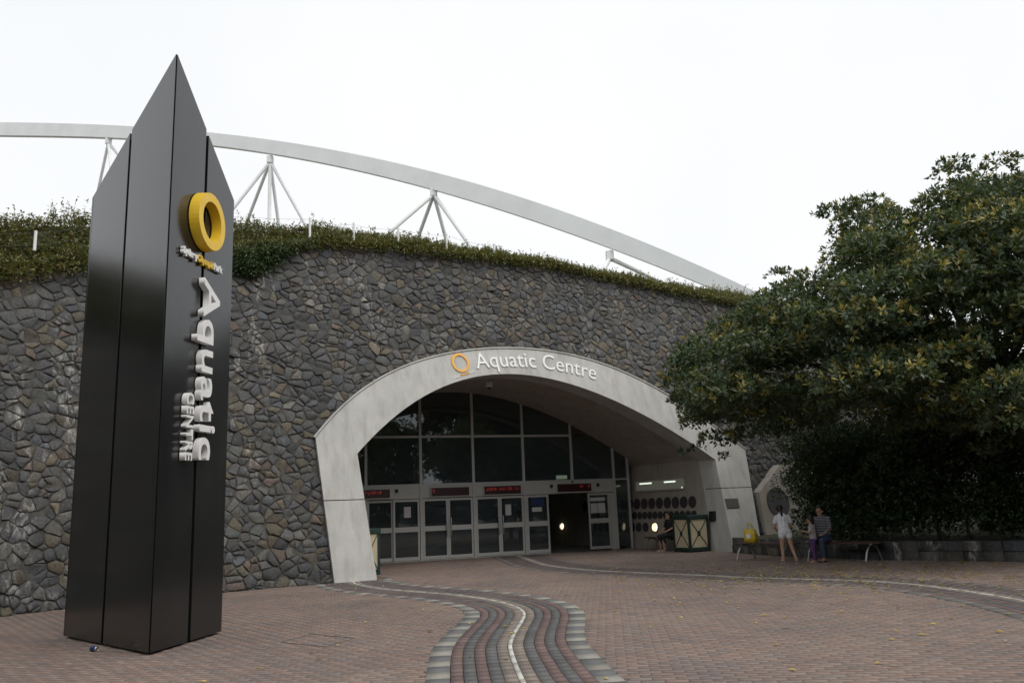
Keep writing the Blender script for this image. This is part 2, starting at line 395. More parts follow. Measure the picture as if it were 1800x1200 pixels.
near = set(vis[:300])
V, F10, F4, CC = [], [], [], []
for q, c in enumerate(keep):
    v, col = paver_geo(c)
    if q in near:
        np_mesh('paver', v, [np.arange(10)[None], SIDES], M['paver'], paving, np.tile(col, (20, 1)))
        continue
    b = len(V); V += v; F10.append(np.arange(10)+b); F4.append(SIDES+b); CC.append(np.tile(col, (20, 1)))
o = np_mesh('paver_field', V, [np.array(F10), np.concatenate(F4)], M['paver'], paving, np.concatenate(CC)); tag(o, kind='stuff')

# banded paths
TANC, GREYC, REDC, WHITEC, LIGHTC, DARKC = (.225, .19, .16), (.118, .118, .115), (.165, .115, .105), (.52, .51, .46), (.285, .27, .235), (.145, .148, .145)
BANDS = [('brick', .03, .165, TANC, .21), ('brick', .165, .30, GREYC, .21), ('brick', .30, .43, REDC, .21), ('brick', .43, .565, GREYC, .21), ('brick', .565, .70, REDC, .21)]
def tangent(P, i):
    d = P[min(i+1, len(P)-1)]-P[max(i-1, 0)]; return d/np.linalg.norm(d)
def build_path(P, label, nparts, LIGHTC, DARKC, step=.06):
    root = tag(empty('banded_path', (P[0][0], P[0][1], 0)), label, 'path', kind='structure')
    Lt = (len(P)-1)*step
    def at(t, off):
        f = max(0, min(len(P)-1.001, t/step)); i = int(f); p = P[i]*(1-(f-i))+P[i+1]*(f-i); d = tangent(P, i)*(1-(f-i))+tangent(P, i+1)*(f-i)
        return p+np.array([d[1], -d[0]])*off      # +off = right hand side
    pcs = []
    def piece(name, t0, t1, o0, o1, col, gp=.0045):
        m = [t0+gp, (t0+t1)/2, t1-gp]; a, b = (o0+gp, o1-gp)
        top = [at(t, a) for t in m]+[at(t, b) for t in m[::-1]]
        c = sum(top)/6
        if not on_plaza(c[0], c[1]): return
        z = .004+RNG.normal(0, .0008)
        v = [(p[0], p[1], z) for p in top]+[(p[0], p[1], -.026) for p in top]
        pcs.append((name, c, v, np.array(col)*RNG.uniform(.86, 1.14)))
    t = 0
    while t < Lt-.5: piece('strip_stone', t, t+.45, -.03, .03, WHITEC); t += .45
    for nm, o0, o1, col, ln in BANDS:
        for sg in (-1, 1):
            t = RNG.uniform(-.2, 0)
            while t < Lt-.3: piece(nm, t, t+ln, *((o0, o1) if sg > 0 else (-o1, -o0)), col); t += ln
    for sg in (-1, 1):
        t = 0; k = 0
        while t < Lt-.4:
            piece('border_block', t, t+.33, *((.70, .955) if sg > 0 else (-.955, -.70)), LIGHTC if k % 2 else DARKC); t += .33; k += 1
    SD = np.array([(k, 6+k, 6+(k+1) % 6, (k+1) % 6) for k in range(6)]); TP = np.arange(6)[None]
    cnt = {}; V, F6, F4, CC = [], [], [], []
    for nm, c, v, col in sorted(pcs, key=lambda q: (q[1][0]**2+q[1][1]**2 if q[1][1] > 8 else 1e4)):
        cnt[nm] = cnt.get(nm, 0)+1
        if cnt[nm] <= nparts.get(nm, 0): np_mesh(nm, v, [TP, SD], M['paver'], root, np.tile(col, (12, 1)))
        else:
            b = len(V); V += v; F6.append(TP+b); F4.append(SD+b); CC.append(np.tile(col, (12, 1)))
    if V: tag(np_mesh('brick_bands', V, [np.concatenate(F6), np.concatenate(F4)], M['paver'], root, np.concatenate(CC)), kind='stuff')
build_path(P1, 'winding banded path of grey and red bricks with a white centre line', {'strip_stone': 60, 'brick': 300, 'border_block': 110}, LIGHTC, DARKC)
build_path(P2, 'banded path with pale centre line sweeping from doors to the benches', {'strip_stone': 60, 'brick': 60, 'border_block': 60}, (.185, .165, .145), (.15, .14, .13))

# ------------------------------------------------------------------ rubble stone wall
def clip(poly, nx, ny, c):        # keep nx*x+ny*y <= c
    out = []
    for i in range(len(poly)):
        a, b = poly[i], poly[(i+1) % len(poly)]
        da, db = nx*a[0]+ny*a[1]-c, nx*b[0]+ny*b[1]-c
        if da <= 0: out.append(a)
        if (da < 0) != (db < 0) and abs(da-db) > 1e-12:
            t = da/(da-db); out.append((a[0]+(b[0]-a[0])*t, a[1]+(b[1]-a[1])*t))
    return out
wall_o = tag(empty('stone_wall', tuple(A)), 'tall curved retaining wall of dark grey rubble stone around the arch', 'wall')
GX, GZ = .25, .185
sites = {}; SW = {}
for i in range(int(-20/GX), int(29/GX)):
    for j in range(-1, int(10.4/GZ)):
        if random.random() < .2: continue
        cxs, czs = (i+.5+.5*random.uniform(-1, 1)+.5*(j % 2))*GX, (j+.5+.5*random.uniform(-1, 1))*GZ
        sites[(i, j, 0)] = (cxs, czs)
        if random.random() < .16:
            th = random.uniform(0, math.pi); sites[(i, j, 1)] = (cxs+.12*math.cos(th), czs+.10*math.sin(th))
stone_pal = [((.066, .066, .067), 6), ((.080, .078, .075), 6), ((.054, .054, .056), 4), ((.095, .090, .080), 3), ((.088, .077, .058), 3), ((.118, .098, .068), 1.3), ((.100, .076, .062), .9), ((.072, .077, .072), 2), ((.068, .073, .080), 2), ((.125, .12, .108), .8)]
sp_c = [np.array(c) for c, w in stone_pal]; sp_w = np.array([w for c, w in stone_pal]); sp_w = sp_w/sp_w.sum()
stones = []
for key in sites: SW[key] = random.random()**1.5*.016
for (i, j, e_), (x, y) in sites.items():
    zt = interp(x, WTOP)
    if y > zt-.02 or (-1 < x < 16 and inside(OPOLY, x, max(y, .05))): continue
    if x > 14.2 and y < 1.0 and x > 17: continue
    poly = [(x-.8, y-.8), (x+.8, y-.8), (x+.8, y+.8), (x-.8, y+.8)]
    for di in range(-3, 4):
        for dj in range(-3, 4):
          for dk in (0, 1):
            q = sites.get((i+di, j+dj, dk))
            if q and (di or dj or dk != e_):
                nx, ny = (q[0]-x)/1.25, (q[1]-y)      # wider than tall
                mx_, my_ = (q[0]+x)/2, (q[1]+y)/2
                poly = clip(poly, nx, ny, nx*mx_+ny*my_+(SW[(i, j, e_)]-SW[(i+di, j+dj, dk)])/2)
                if len(poly) < 3: break
    poly = clip(poly, 0, -1, .02); poly = clip(poly, 0, 1, zt+.04) if len(poly) >= 3 else poly
    if len(poly) < 3: continue
    # merge vertices that almost coincide
    pp = [p for k, p in enumerate(poly) if math.hypot(p[0]-poly[k-1][0], p[1]-poly[k-1][1]) > .022]
    if len(pp) < 3: continue
    ar = .5*abs(sum(pp[k][0]*pp[(k+1) % len(pp)][1]-pp[(k+1) % len(pp)][0]*pp[k][1] for k in range(len(pp))))
    if ar > .006:
        qq = []
        for k in range(len(pp)):
            a, b = pp[k], pp[(k+1) % len(pp)]; qq.append(a)
            if math.hypot(a[0]-b[0], a[1]-b[1]) > .09: t = random.uniform(.35, .65); qq.append((a[0]+(b[0]-a[0])*t, a[1]+(b[1]-a[1])*t))
        stones.append((x, y, qq, ar))
def stone_geo(x, y, pp, ar):
    n = len(pp); cx = sum(p[0] for p in pp)/n; cy = sum(p[1] for p in pp)/n
    h = random.uniform(.012, .042); tx, ty = random.gauss(0, .10), random.gauss(0, .12)
    rings = []; cut = [abs(random.gauss(0, .007)) for _ in pp]
    for ins, hh in ((.004, -.04), (.007, h*.7), (.022, h)):
        ring = []
        for q_, (px, py) in enumerate(pp):
            dx, dy = px-cx, py-cy; L = math.hypot(dx, dy); k = max(.25, (L-ins*1.25-(cut[q_] if hh > -.03 else cut[q_]*.7))/L)
            jx = random.gauss(0, .004); jy = random.gauss(0, .004)
            qx, qy = cx+dx*k+jx, cy+dy*k+jy
            lift = hh+(tx*dx+ty*dy if hh > 0 else 0)+(random.gauss(0, .006) if hh > 0 else 0)
            ring.append(tuple(wall(qx, max(.0, qy), max(-.05, lift))))
        rings.append(ring)
    v = rings[0]+rings[1]+rings[2]+[tuple(wall(cx+random.gauss(0, .02), cy+random.gauss(0, .02), h+random.uniform(0, .02)))]
    f4 = [(r*n+k, r*n+(k+1) % n, (r+1)*n+(k+1) % n, (r+1)*n+k) for r in (0, 1) for k in range(n)]
    f3 = [(2*n+k, 2*n+(k+1) % n, 3*n) for k in range(n)]
    c = sp_c[RNG.choice(len(sp_c), p=sp_w)]*RNG.uniform(.68, 1.2)
    return v, f4, f3, np.tile(c, (3*n+1, 1))
def apparent(st):
    p = wall(st[0], st[1]); d = (p-Vector((0, 0, EYE)))
    az = p.x/max(p.y, .1)
    vis = p.y > 6 and -.60 < az < .33 and not (-.52 < az < -.36 and p.z < 7)
    return (st[3]/d.length_squared) if vis else 0
stones.sort(key=apparent, reverse=True)
V, F4, F3, CC = [], [], [], []
for k, st in enumerate(stones):
    v, f4, f3, c = stone_geo(*st)
    if k < 300: np_mesh('stone', v, [np.array(f4), np.array(f3)], M['stone'], wall_o, c)
    else:
        b = len(V); V += v; F4.append(np.array(f4)+b); F3.append(np.array(f3)+b); CC.append(c)
tag(np_mesh('rubble_stones', V, [np.concatenate(F4), np.concatenate(F3)], M['stone'], wall_o, np.concatenate(CC)), kind='stuff')
# mortar body behind the stones
mb = MB(); us = np.arange(-20, 29, .35); nz_ = 36
for ui in range(len(us)-1):
    u0, u1 = us[ui], us[ui+1]; z0t, z1t = interp(u0, WTOP), interp(u1, WTOP)
    for k in range(nz_):
        a0_, a1_ = z0t*k/nz_, z0t*(k+1)/nz_; b0_, b1_ = z1t*k/nz_, z1t*(k+1)/nz_
        if inside(MIDP, (u0+u1)/2, (a0_+b1_)/2): continue
        mb.add([wall(u0, a0_), wall(u1, b0_), wall(u1, b1_), wall(u0, a1_)], [(0, 1, 2, 3)])
    mb.add([wall(u0, z0t), wall(u1, z1t), wall(u1, z1t, -.5), wall(u0, z0t, -.5)], [(0, 1, 2, 3)])
mb.build('mortar_backing', M['mortar'], wall_o, fix=False)

# ------------------------------------------------------------------ planted bank above the wall
HT = [(-20, 1.35), (-7, 1.5), (-5.3, 1.35), (-1.8, .95), (0, .62), (2.8, .42), (4.8, .38), (6.9, .28), (9, .22), (11.5, .26), (14, .30), (17, .5), (22, .55), (28, .55)]
def bank_pt(u, d):
    z = interp(u, WTOP)-.06; b, n = wall_base(u)
    dd = min(d, 7); t_ = min(1, max(0, d/.8)); t_ = t_*t_*(3-2*t_)
    return b+n*(z*TB+d)+UP*(z+dd*.2+t_*.78*interp(u, HT))
us = np.arange(-20, 29.1, 1.0); ds = [.0, .2, .4, .6, .8, 1.2, 3, 7, 20, 60]
V = [bank_pt(u, d) for u in us for d in ds]; nd = len(ds)
F = [(i*nd+k, (i+1)*nd+k, (i+1)*nd+k+1, i*nd+k+1) for i in range(len(us)-1) for k in range(nd-1)]
tag(pyd('planted_bank', V, F, M['soil']), 'soil bank rising behind the top of the stone wall', 'bank', kind='structure')

def leaves(cent, dirs, up, length, width, col, fold=.25):
    """diamond leaves: cent (n,3) base points; dirs unit (n,3); up (n,3)"""
    n = len(cent); side = np.cross(dirs, up); side /= np.linalg.norm(side, axis=1, keepdims=True)+1e-9
    nn = np.cross(side, dirs)
    L = length[:, None]; W = width[:, None]
    v = np.empty((n, 4, 3)); v[:, 0] = cent
    v[:, 1] = cent+dirs*L*.5+side*W+nn*W*fold; v[:, 2] = cent+dirs*L; v[:, 3] = cent+dirs*L*.5-side*W+nn*W*fold
    return v.reshape(-1, 3), np.arange(n*4).reshape(n, 4), np.repeat(col, 4, axis=0)
def unit(a): return a/(np.linalg.norm(a, axis=1, keepdims=True)+1e-9)

# ground-cover shrubs spilling over the wall head
def shrub_strip():
    C_, Dn, U_, Ln, Wd, Co = [], [], [], [], [], []
    nst = 25000
    for _ in range(nst):
        u = random.uniform(-15, 21); d = abs(random.gauss(0, .62))-.10
        if random.random() < .35: d = random.uniform(-.15, .2)
        hmax = (.17+interp(u, HT)*.2)*(.75+.25*math.sin(u*2.3+1.3*math.sin(u*.9)))+.12*max(d, 0)
        base = bank_pt(u, max(d, 0)); b, n = wall_base(u); base = base+n*min(d, 0)
        h = hmax*random.uniform(.25, 1.0)
        if random.random() < .05: h = hmax*random.uniform(1.0, 1.3)+.10
        lean = Vector((random.gauss(0, .25), random.gauss(0, .25), 0))
        if d < .12: lean = lean-n*random.uniform(.0, .35); 
        hang = d < .05 and random.random() < .4
        nl = 9 if not hang else 7
        tone = random.random()
        if not hang and h > hmax*.6:
            st = UP*h+lean*h; C_.append(base); Dn.append(st.normalized()); U_.append((random.gauss(0, 1), -1, .1)); Ln.append(st.length); Wd.append(.006); Co.append(np.array((.06, .05, .03)))
        for k in range(nl):
            t = random.uniform(.15, 1)
            if hang: p = base+lean*.5*t+UP*(.1-.42*t*random.uniform(.3, 1))-n*.09
            else: p = base+UP*(h*t)+lean*(h*t)
            dr = Vector((random.gauss(0, 1), random.gauss(0, 1), random.gauss(.25, .6))).normalized()
            C_.append(p); Dn.append(dr); U_.append((random.gauss(0, .4), random.gauss(0, .4), 1)); Ln.append(random.uniform(.06, .115)); Wd.append(random.uniform(.016, .026))
            c = np.array((.125, .145, .058)) if tone < .55 else (np.array((.20, .195, .08)) if tone < .88 else np.array((.20, .155, .085)))
            Co.append(c*random.uniform(.7, 1.35))
    # vines hanging down the face left of the arch
    for _ in range(1100):
        u = random.gauss(-1.6, .55)
        if u > .35 or u < -4.2: continue
        zt = interp(u, WTOP); drop = max(.12, .85-abs(u+1.6)*.6)*random.random()**.7
        p0 = wall(u, zt-drop, .10+.25*random.random()*(1-drop/1.5))
        for k in range(9):
            p = p0+Vector((random.gauss(0, .07), random.gauss(0, .07), random.gauss(0, .09)))
            C_.append(p); Dn.append(Vector((random.gauss(0, 1), random.gauss(-.3, 1), random.gauss(-.1, .7))).normalized()); U_.append((random.gauss(0, .4), -.6, .8))
            Ln.append(random.uniform(.06, .10)); Wd.append(random.uniform(.016, .026)); Co.append(np.array((.05, .08, .028))*random.uniform(.7, 1.4))
    v, f, c = leaves(np.array([tuple(p) for p in C_]), np.array([tuple(p) for p in Dn]), np.array(U_), np.array(Ln), np.array(Wd), np.array(Co))
    tag(np_mesh('ground_cover', v, f, M['shrub'], None, c), 'olive green ground cover shrubs spilling over the stone wall top', 'shrubs', kind='stuff')
shrub_strip()

# post-and-wire fence along the wall head
fence = tag(empty('wire_fence', tuple(wall(0, interp(0, WTOP)))), 'thin wire fence with white posts along the stone wall top', 'fence')
def post_at(u, d, z0, h):
    b, n = wall_base(u); zt = interp(u, WTOP); p = b+n*(zt*TB+d)+UP*(zt+z0)
    mb = MB().tube([p, p+UP*h], [.035, .035], 8); mb.build('post', M['white'], fence)
    return p+UP*(h-.06), p+UP*(h-.35)
tops = [post_at(u, -.03, z0, h) for u, z0, h in ((-14, .25, 1.0), (-10.2, .25, 1.0), (-6.45, .45, .48), (-3.6, .4, .95), (-.08, .05, .75), (1.27, -.05, .72), (2.72, -.08, .72), (4.38, -.10, .72), (6.1, -.25, .72), (8.0, -.3, .6), (10, -.3, .6), (12.2, -.3, .6), (14.5, -.3, .6))]
for k in range(2):
    for a, b in zip(tops[:-1], tops[1:]):
        mid = (a[k]+b[k])/2-UP*.06
        MB().tube([a[k], (a[k]+mid)/2-UP*.02, mid, (b[k]+mid)/2-UP*.02, b[k]], .0035, 5).build('wire', M['bronze'], fence)

# ------------------------------------------------------------------ concrete entrance arch
arch = tag(empty('entrance_arch'), 'pale concrete entrance arch with leaning legs and white lettering', 'arch')
PROUD, RDEPTH = .13, .75
def af(s, z, off): return frame(s, z*TB-off, z)        # on the leaning front face
ZG = 2.04; GG = .012
def ring_strip(op, ip, name):
    mb = MB(); n = len(op)
    for k in range(n):
        (a, b), (c, d) = op[k], ip[k]
        mb.v += [af(a, b, PROUD), af(c, d, PROUD), af(c, d, -RDEPTH), af(a, b, -RDEPTH)]
    for k in range(n-1):
        i, j = k*4, k*4+4
        mb.f += [(i, i+1, j+1, j), (i+1, i+2, j+2, j+1), (i+2, i+3, j+3, j+2), (i+3, i, j, j+3)]
    mb.f += [(0, 3, 2, 1), (4*n-4, 4*n-3, 4*n-2, 4*n-1)]
    return mb.build(name, M['conc'], arch)
def leg_pt(poly, right, z):
    a, b = (poly[-1], poly[-2]) if right else (poly[0], poly[1]); t = z/b[1]
    return (a[0]+(b[0]-a[0])*t, z)
for rgt in (False, True):
    ring_strip([leg_pt(OPOLY, rgt, -.02), leg_pt(OPOLY, rgt, ZG-GG)], [leg_pt(IPOLY, rgt, -.02), leg_pt(IPOLY, rgt, ZG-GG)], 'leg')
ring_strip([leg_pt(OPOLY, False, ZG+GG)]+OARC+[leg_pt(OPOLY, True, ZG+GG)], [leg_pt(IPOLY, False, ZG+GG)]+IARC+[leg_pt(IPOLY, True, ZG+GG)], 'arch_ring')
for rgt in (False, True):      # dark backing added in the leg grooves to stop light showing through
    a, b = leg_pt(OPOLY, rgt, ZG), leg_pt(IPOLY, rgt, ZG); lo, hi = min(a[0], b[0])+.03, max(a[0], b[0])-.03
    MB().box(lo, hi, -RDEPTH+.03, PROUD-.03, ZG-.03, ZG+.03, lambda p: af(p.x, p.z, p.y)).build('groove_backing', M['black'], arch)
# thin metal flashing over the outer edge of the ring
mb = MB(); pr = None
for (a, b), (c, d) in zip(OARC, IARC):
    e = Vector((a-c, b-d)).normalized()
    cur = [af(a+e.x*.02, b+e.y*.02, PROUD+.03), af(a+e.x*.06, b+e.y*.06, PROUD+.03), af(a+e.x*.06, b+e.y*.06, -.1), af(a+e.x*.02, b+e.y*.02, -.1)]
    i = len(mb.v); mb.v += cur
    if i: mb.f += [(i-4+k, i-4+(k+1) % 4, i+(k+1) % 4, i+k) for k in range(4)]
mb.build('flashing', M['conc'], arch)
# vault running into the hill
VN = 16.0
def grow(p, q, e): 
    d = Vector((p[0]-q[0], p[1]-q[1])).normalized(); return (p[0]+d.x*e, p[1]+d.y*e)
VP = [(IPOLY[0][0]-.10, -.02), ]+[grow(i, o_, -.12) for i, o_ in zip(IARC, OARC)]+[(IPOLY[-1][0]+.0, -.02)]
VP[-2] = (IARC[-1][0]+.01, IARC[-1][1]+.06)
mb = MB(); nst = [.0, 1]
for (s, z) in VP:
    mb.v += [frame(s, z*TB+RDEPTH-.05, z), frame(s, VN, z)]
mb.f += [(2*k, 2*k+2, 2*k+3, 2*k+1) for k in range(len(VP)-1)]
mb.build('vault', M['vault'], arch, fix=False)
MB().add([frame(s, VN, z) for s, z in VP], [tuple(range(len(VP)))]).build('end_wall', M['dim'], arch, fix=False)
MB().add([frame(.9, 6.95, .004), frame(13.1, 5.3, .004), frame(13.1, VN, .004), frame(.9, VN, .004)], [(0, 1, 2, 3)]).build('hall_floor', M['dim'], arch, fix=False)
# right-hand side wall features
RWS = (IARC[-1][0]-13.06)/IARC[-1][1]
def rwall(n, z, off=0): return frame(13.06+RWS*z-off, n, z)
def disc(n, z, r_, k=20):
    mb = MB()
    def T(o, sc): return lambda p: rwall(n+p[0]*r_*sc, z+p[1]*r_*sc, o)
    poly = [(math.cos(2*math.pi*i/k), math.sin(2*math.pi*i/k)) for i in range(k)]
    mb.prism(poly, T(-.03, 1), T(.022, .93))
    return mb.build('disc', M['disc'], arch)
for k in range(16): disc(1.86+.463*k, 1.63, .215)
for k in range(22): disc(1.78+.315*k, 1.20, .148)
for k in range(15):
    if abs(4.99-.43*2.35-(1.98+.43*k)) > .0: 
        nn = 1.98+.43*k
        if abs(nn-3.97) > .3: disc(nn, .77, .185)
# high glazed slot; the lit room is only a glow put into the pane
slot = MB().box(2.3, 5.2, -.02, .02, 2.12, 2.46, lambda p: rwall(p.x, p.z, p.y)).build('slot_window', emit('lit_slot', (.26, .27, .21), .13), arch)
MB().box(2.25, 5.22, .0, .05, 2.06, 2.12, lambda p: rwall(p.x, p.z, p.y)).build('slot_sill', M['vault'], arch)
MB().box(2.25, 5.22, .0, .05, 2.46, 2.52, lambda p: rwall(p.x, p.z, p.y)).build('slot_head', M['vault'], arch)
for n0, n1, z0, z1 in ((2.75, 3.40, 2.35, 2.40), (4.15, 4.90, 2.35, 2.40), (2.36, 2.40, 2.12, 2.17)):
    MB().box(n0, n1, .022, .03, z0, z1, lambda p: rwall(p.x, p.z, p.y)).build('light_panel', M['tube'], slot)
MB().box(5.1, 5.2, .02, .06, 2.12, 2.46, lambda p: rwall(p.x, p.z, p.y)).build('slot_jamb', M['alu'], arch)
# bronze plaque on the right leg
MB().box(13.25, 13.80, -.02, .02, 1.38, 1.69, lambda p: af(p.x+.03*(p.z-1.5), p.z, PROUD+.01+p.y)).build('plaque', M['bronze'], arch, bevel=.005)

# ---- lettering
def glyph_width(ch, size, cache={}):
    k = ch
    if k not in cache:
        def w(t):
            cu = bpy.data.curves.new('t', 'FONT'); cu.body = t; cu.size = 1; ob = bpy.data.objects.new('t', cu); COL.objects.link(ob)
            bpy.context.view_layer.update(); x = ob.dimensions.x; bpy.data.objects.remove(ob); bpy.data.curves.remove(cu); return x
        cache[k] = w('|'+ch+'|')-w('||')
    return cache[k]*size
def glyph_mesh(ch, size, depth, bold=0, bev=0):
    cu = bpy.data.curves.new('g', 'FONT'); cu.body = ch; cu.size = size; cu.extrude = depth/2; cu.offset = bold; cu.bevel_depth = bev; cu.resolution_u = 4
    ob = bpy.data.objects.new('g', cu); COL.objects.link(ob); bpy.context.view_layer.update()
    me = bpy.data.meshes.new_from_object(ob.evaluated_get(bpy.context.evaluated_depsgraph_get()))
    bpy.data.objects.remove(ob); bpy.data.curves.remove(cu); me.name = 'letter'
    return me
def place_glyph(me, o, x, y, n, m, parent):
    x, y, n = Vector(x).normalized(), Vector(y).normalized(), Vector(n).normalized()
    ob = link('letter', me, m, parent); ob.matrix_basis = Matrix(((x.x, y.x, n.x, o.x), (x.y, y.y, n.y, o.y), (x.z, y.z, n.z, o.z), (0, 0, 0, 1)))
    return ob
fY = (UP+N*TB).normalized(); fN = D.cross(fY)          # face axes of the arch front
BASE = np.polyfit([4.8, 6.45, 7.35, 9.09], [5.87, 6.02, 5.95, 5.68], 2)
txt = 'Aquatic Centre'; size = .74
total = sum(glyph_width(c, size) for c in txt); s = 4.80; scl = (9.12-4.80)/total
for ch in txt:
    w = glyph_width(ch, size)*scl
    if ch != ' ':
        sm = s+w/2; z = np.polyval(BASE, sm); sl_ = math.atan(2*BASE[0]*sm+BASE[1])
        x = D*math.cos(sl_)+fY*math.sin(sl_); y = -D*math.sin(sl_)+fY*math.cos(sl_)
        me = glyph_mesh(ch, size, .03, .0); 
        for v in me.vertices: v.co.x *= scl
        place_glyph(me, af(s, z-(w/2)*math.tan(sl_), PROUD+.018), x, y, fN, M['white'], arch)
    s += w
small = 'SydneyOlympicPark'; tot = sum(glyph_width(c, .1) for c in small); x0 = Vector((3.93, 5.50)); x1 = Vector((4.72, 5.76)); dv = (x1-x0).normalized(); ln = (x1-x0).length; t = 0
for k, ch in enumerate(small):
    w = glyph_width(ch, .1)*ln/tot; q = x0+dv*t; me = glyph_mesh(ch, .1*ln/tot, .012, .001)
    place_glyph(me, af(q.x, q.y, PROUD+.008), D*dv.x+fY*dv.y, -D*dv.y+fY*dv.x, fN, M['orange'] if 6 <= k < 13 else M['white'], arch); t += w
def ring_mesh(T, ro, ri, d0, d1, k=40):
    mb = MB()
    for i in range(k):
        c, s_ = math.cos(2*math.pi*i/k), math.sin(2*math.pi*i/k)
        mb.v += [T(ro[0]*c, ro[1]*s_, d0), T(ro[0]*c*.97, ro[1]*s_*.97, d1), T(ri[0]*c*1.02, ri[1]*s_*1.02, d1), T(ri[0]*c, ri[1]*s_, d0)]
    for i in range(k):
        a, b = i*4, ((i+1) % k)*4
        mb.f += [(a+j, a+(j+1) % 4, b+(j+1) % 4, b+j) for j in range(4)]
    return mb
ring_mesh(lambda x, y, d: af(4.27+x+.12*y*-.4, 6.04+y, PROUD+d), (.30, .31), (.215, .225), 0, .03).build('ring_logo', M['orange'], arch)

# ------------------------------------------------------------------ glazed entrance screen
FP = Vector((4.23, 31.98, 0)); FD = Vector((.9397, .3420, 0)); FN = Vector((FD.y, -FD.x, 0))
def fc(w, z, d=0): return FP+FD*w+FN*d+UP*z
def w_of_s(s): return (s-12.92)/.99
FPOLY = [(w_of_s(s), z) for s, z in VP]
screen = tag(empty('glazed_screen', tuple(FP)), 'aluminium framed glass screen with doors closing the vault', 'facade')
def clip_poly(poly, win):
    for i in range(len(win)):
        a, b = win[i], win[(i+1) % len(win)]
        ex, ez = b[0]-a[0], b[1]-a[1]; poly = clip(poly, -ez, ex, -ez*a[0]+ex*a[1])      # window runs clockwise
        if len(poly) < 3: return []
    return poly
WINP = FPOLY if sum(FPOLY[k][0]*FPOLY[(k+1) % len(FPOLY)][1]-FPOLY[(k+1) % len(FPOLY)][0]*FPOLY[k][1] for k in range(len(FPOLY))) < 0 else FPOLY[::-1]
MUL = [-11.9, -10.06, -8.13, -6.195, -4.265, -2.33, -.6, 0.0]
def vtop(w): 
    zs = [p[1] for p in FPOLY if abs(p[0]-w) < .5]
    return interp(w, sorted(FPOLY[1:-1]))
def pane(w0, w1, z0, z1, parent, m, nm='pane', d=0.0):
    q = clip_poly([(w0, z0), (w1, z0), (w1, z1), (w0, z1)], WINP)
    if len(q) < 3: return
    MB().prism(q, lambda p: fc(p[0], p[1], d-.006), lambda p: fc(p[0], p[1], d+.006)).build(nm, m, parent)
for a, b in zip(MUL[:-1], MUL[1:]):
    pane(a+.04, b-.04, 4.31, 6.2, screen, M['glass']); pane(a+.04, b-.04, 2.62, 4.23, screen, M['glass'])
for w in MUL:
    zt = vtop(w)+.05; z0 = 2.58 if w == -2.33 else 0
    MB().box(w-.045, w+.045, -.08, .06, z0, zt, lambda p: fc(p.x, p.z, p.y)).build('mullion', M['alu'], screen)
for a, b in zip(MUL[:-1], MUL[1:]):
    if vtop((a+b)/2) > 4.3: MB().box(a+.045, b-.045, -.06, .045, 4.23, 4.31, lambda p: fc(p.x, p.z, p.y)).build('transom', M['alu'], screen)
    MB().box(a+.045, b-.045, -.06, .05, 2.56, 2.62, lambda p: fc(p.x, p.z, p.y)).build('transom', M['alu'], screen)
    if b < -.1 or True:
        if a == -.6: pane(a+.04, b-.04, .1, 2.5, screen, M['dglass'])
        else: MB().box(a+.0451, b-.0451, -.05, .03, 2.12, 2.56, lambda p: fc(p.x, p.z, p.y)).build('header_panel', M['alu'], screen)
MB().box(-11.9, -3.33, -.05, .07, 0, .025, lambda p: fc(p.x, p.z, p.y)).build('threshold', M['alu'], screen)
def door(w0, w1, handle=None, d=0.0):
    e = attach(empty('door', tuple(fc((w0+w1)/2, 0))), screen)
    mb = MB()
    for x0, x1, z0, z1 in ((w0, w0+.065, .04, 2.1), (w1-.065, w1, .04, 2.1), (w0+.065, w1-.065, 2.02, 2.1), (w0+.065, w1-.065, .99, 1.16), (w0+.065, w1-.065, .04, .15)):
        mb.box(x0, x1, d-.025, d+.025, z0, z1, lambda p: fc(p.x, p.z, p.y))
    mb.build('frame', M['alu'], e)
    pane(w0+.06, w1-.06, 1.15, 2.03, e, M['dglass'], 'pane', d); pane(w0+.06, w1-.06, .14, 1.0, e, M['dglass'], 'pane', d)
    if handle is not None:
        MB().tube([fc(handle, .78, d+.02), fc(handle, .78, d+.09), fc(handle, .84, d+.11), fc(handle, 1.36, d+.11), fc(handle, 1.42, d+.09), fc(handle, 1.42, d+.02)], .021, 8).build('handle', M['steel'], e, smooth=True)
    return e
door(-11.8, -10.12); door(-10.0, -9.11, d=-.08); door(-9.12, -8.19)
door(-8.07, -7.165, -7.24); door(-7.155, -6.25, -7.08)
door(-6.135, -5.235, -5.31); door(-5.225, -4.32, -5.15)
door(-4.2, -3.33); door(-1.70, -.82, d=-.06)
MB().box(-.82, -.64, -.05, .04, 0, 2.1, lambda p: fc(p.x, p.z, p.y)).build('jamb', M['alu'], screen)
def sheet(w0, w1, z0, z1, name, m, label, d=.02, grp=None):
    tag(MB().box(w0, w1, 0, .004, z0, z1, lambda p: fc(p.x, p.z, d+p.y)).build(name, m), label, 'notice', grp)
sheet(-8.74, -8.50, 1.48, 1.85, 'paper_notice', M['paper'], 'pale paper notice with a drawing on the leftmost fully visible glass door', .012)
MB().box(-8.69, -8.55, .0, .002, 1.55, 1.56, lambda p: fc(p.x, p.z, .0165+p.y))
sheet(-5.02, -4.80, 1.42, 1.80, 'paper_notice', M['paper'], 'plain white paper notice beside the handle of the middle double doors', .012)
sheet(-3.98, -3.60, 1.50, 1.66, 'paper_notice', M['paper'], 'wide cream paper notice on the single door left of the open doorway', .012)
sheet(-4.0, -3.5, 1.72, 1.98, 'blue_notice', M['bluefilm'], 'dark blue printed notice at the top of the single door', .012)
sheet(-1.60, -1.0, 1.80, 1.93, 'paper_notice', M['paper'], 'long white heading sheet on the door right of the open doorway', -.048)
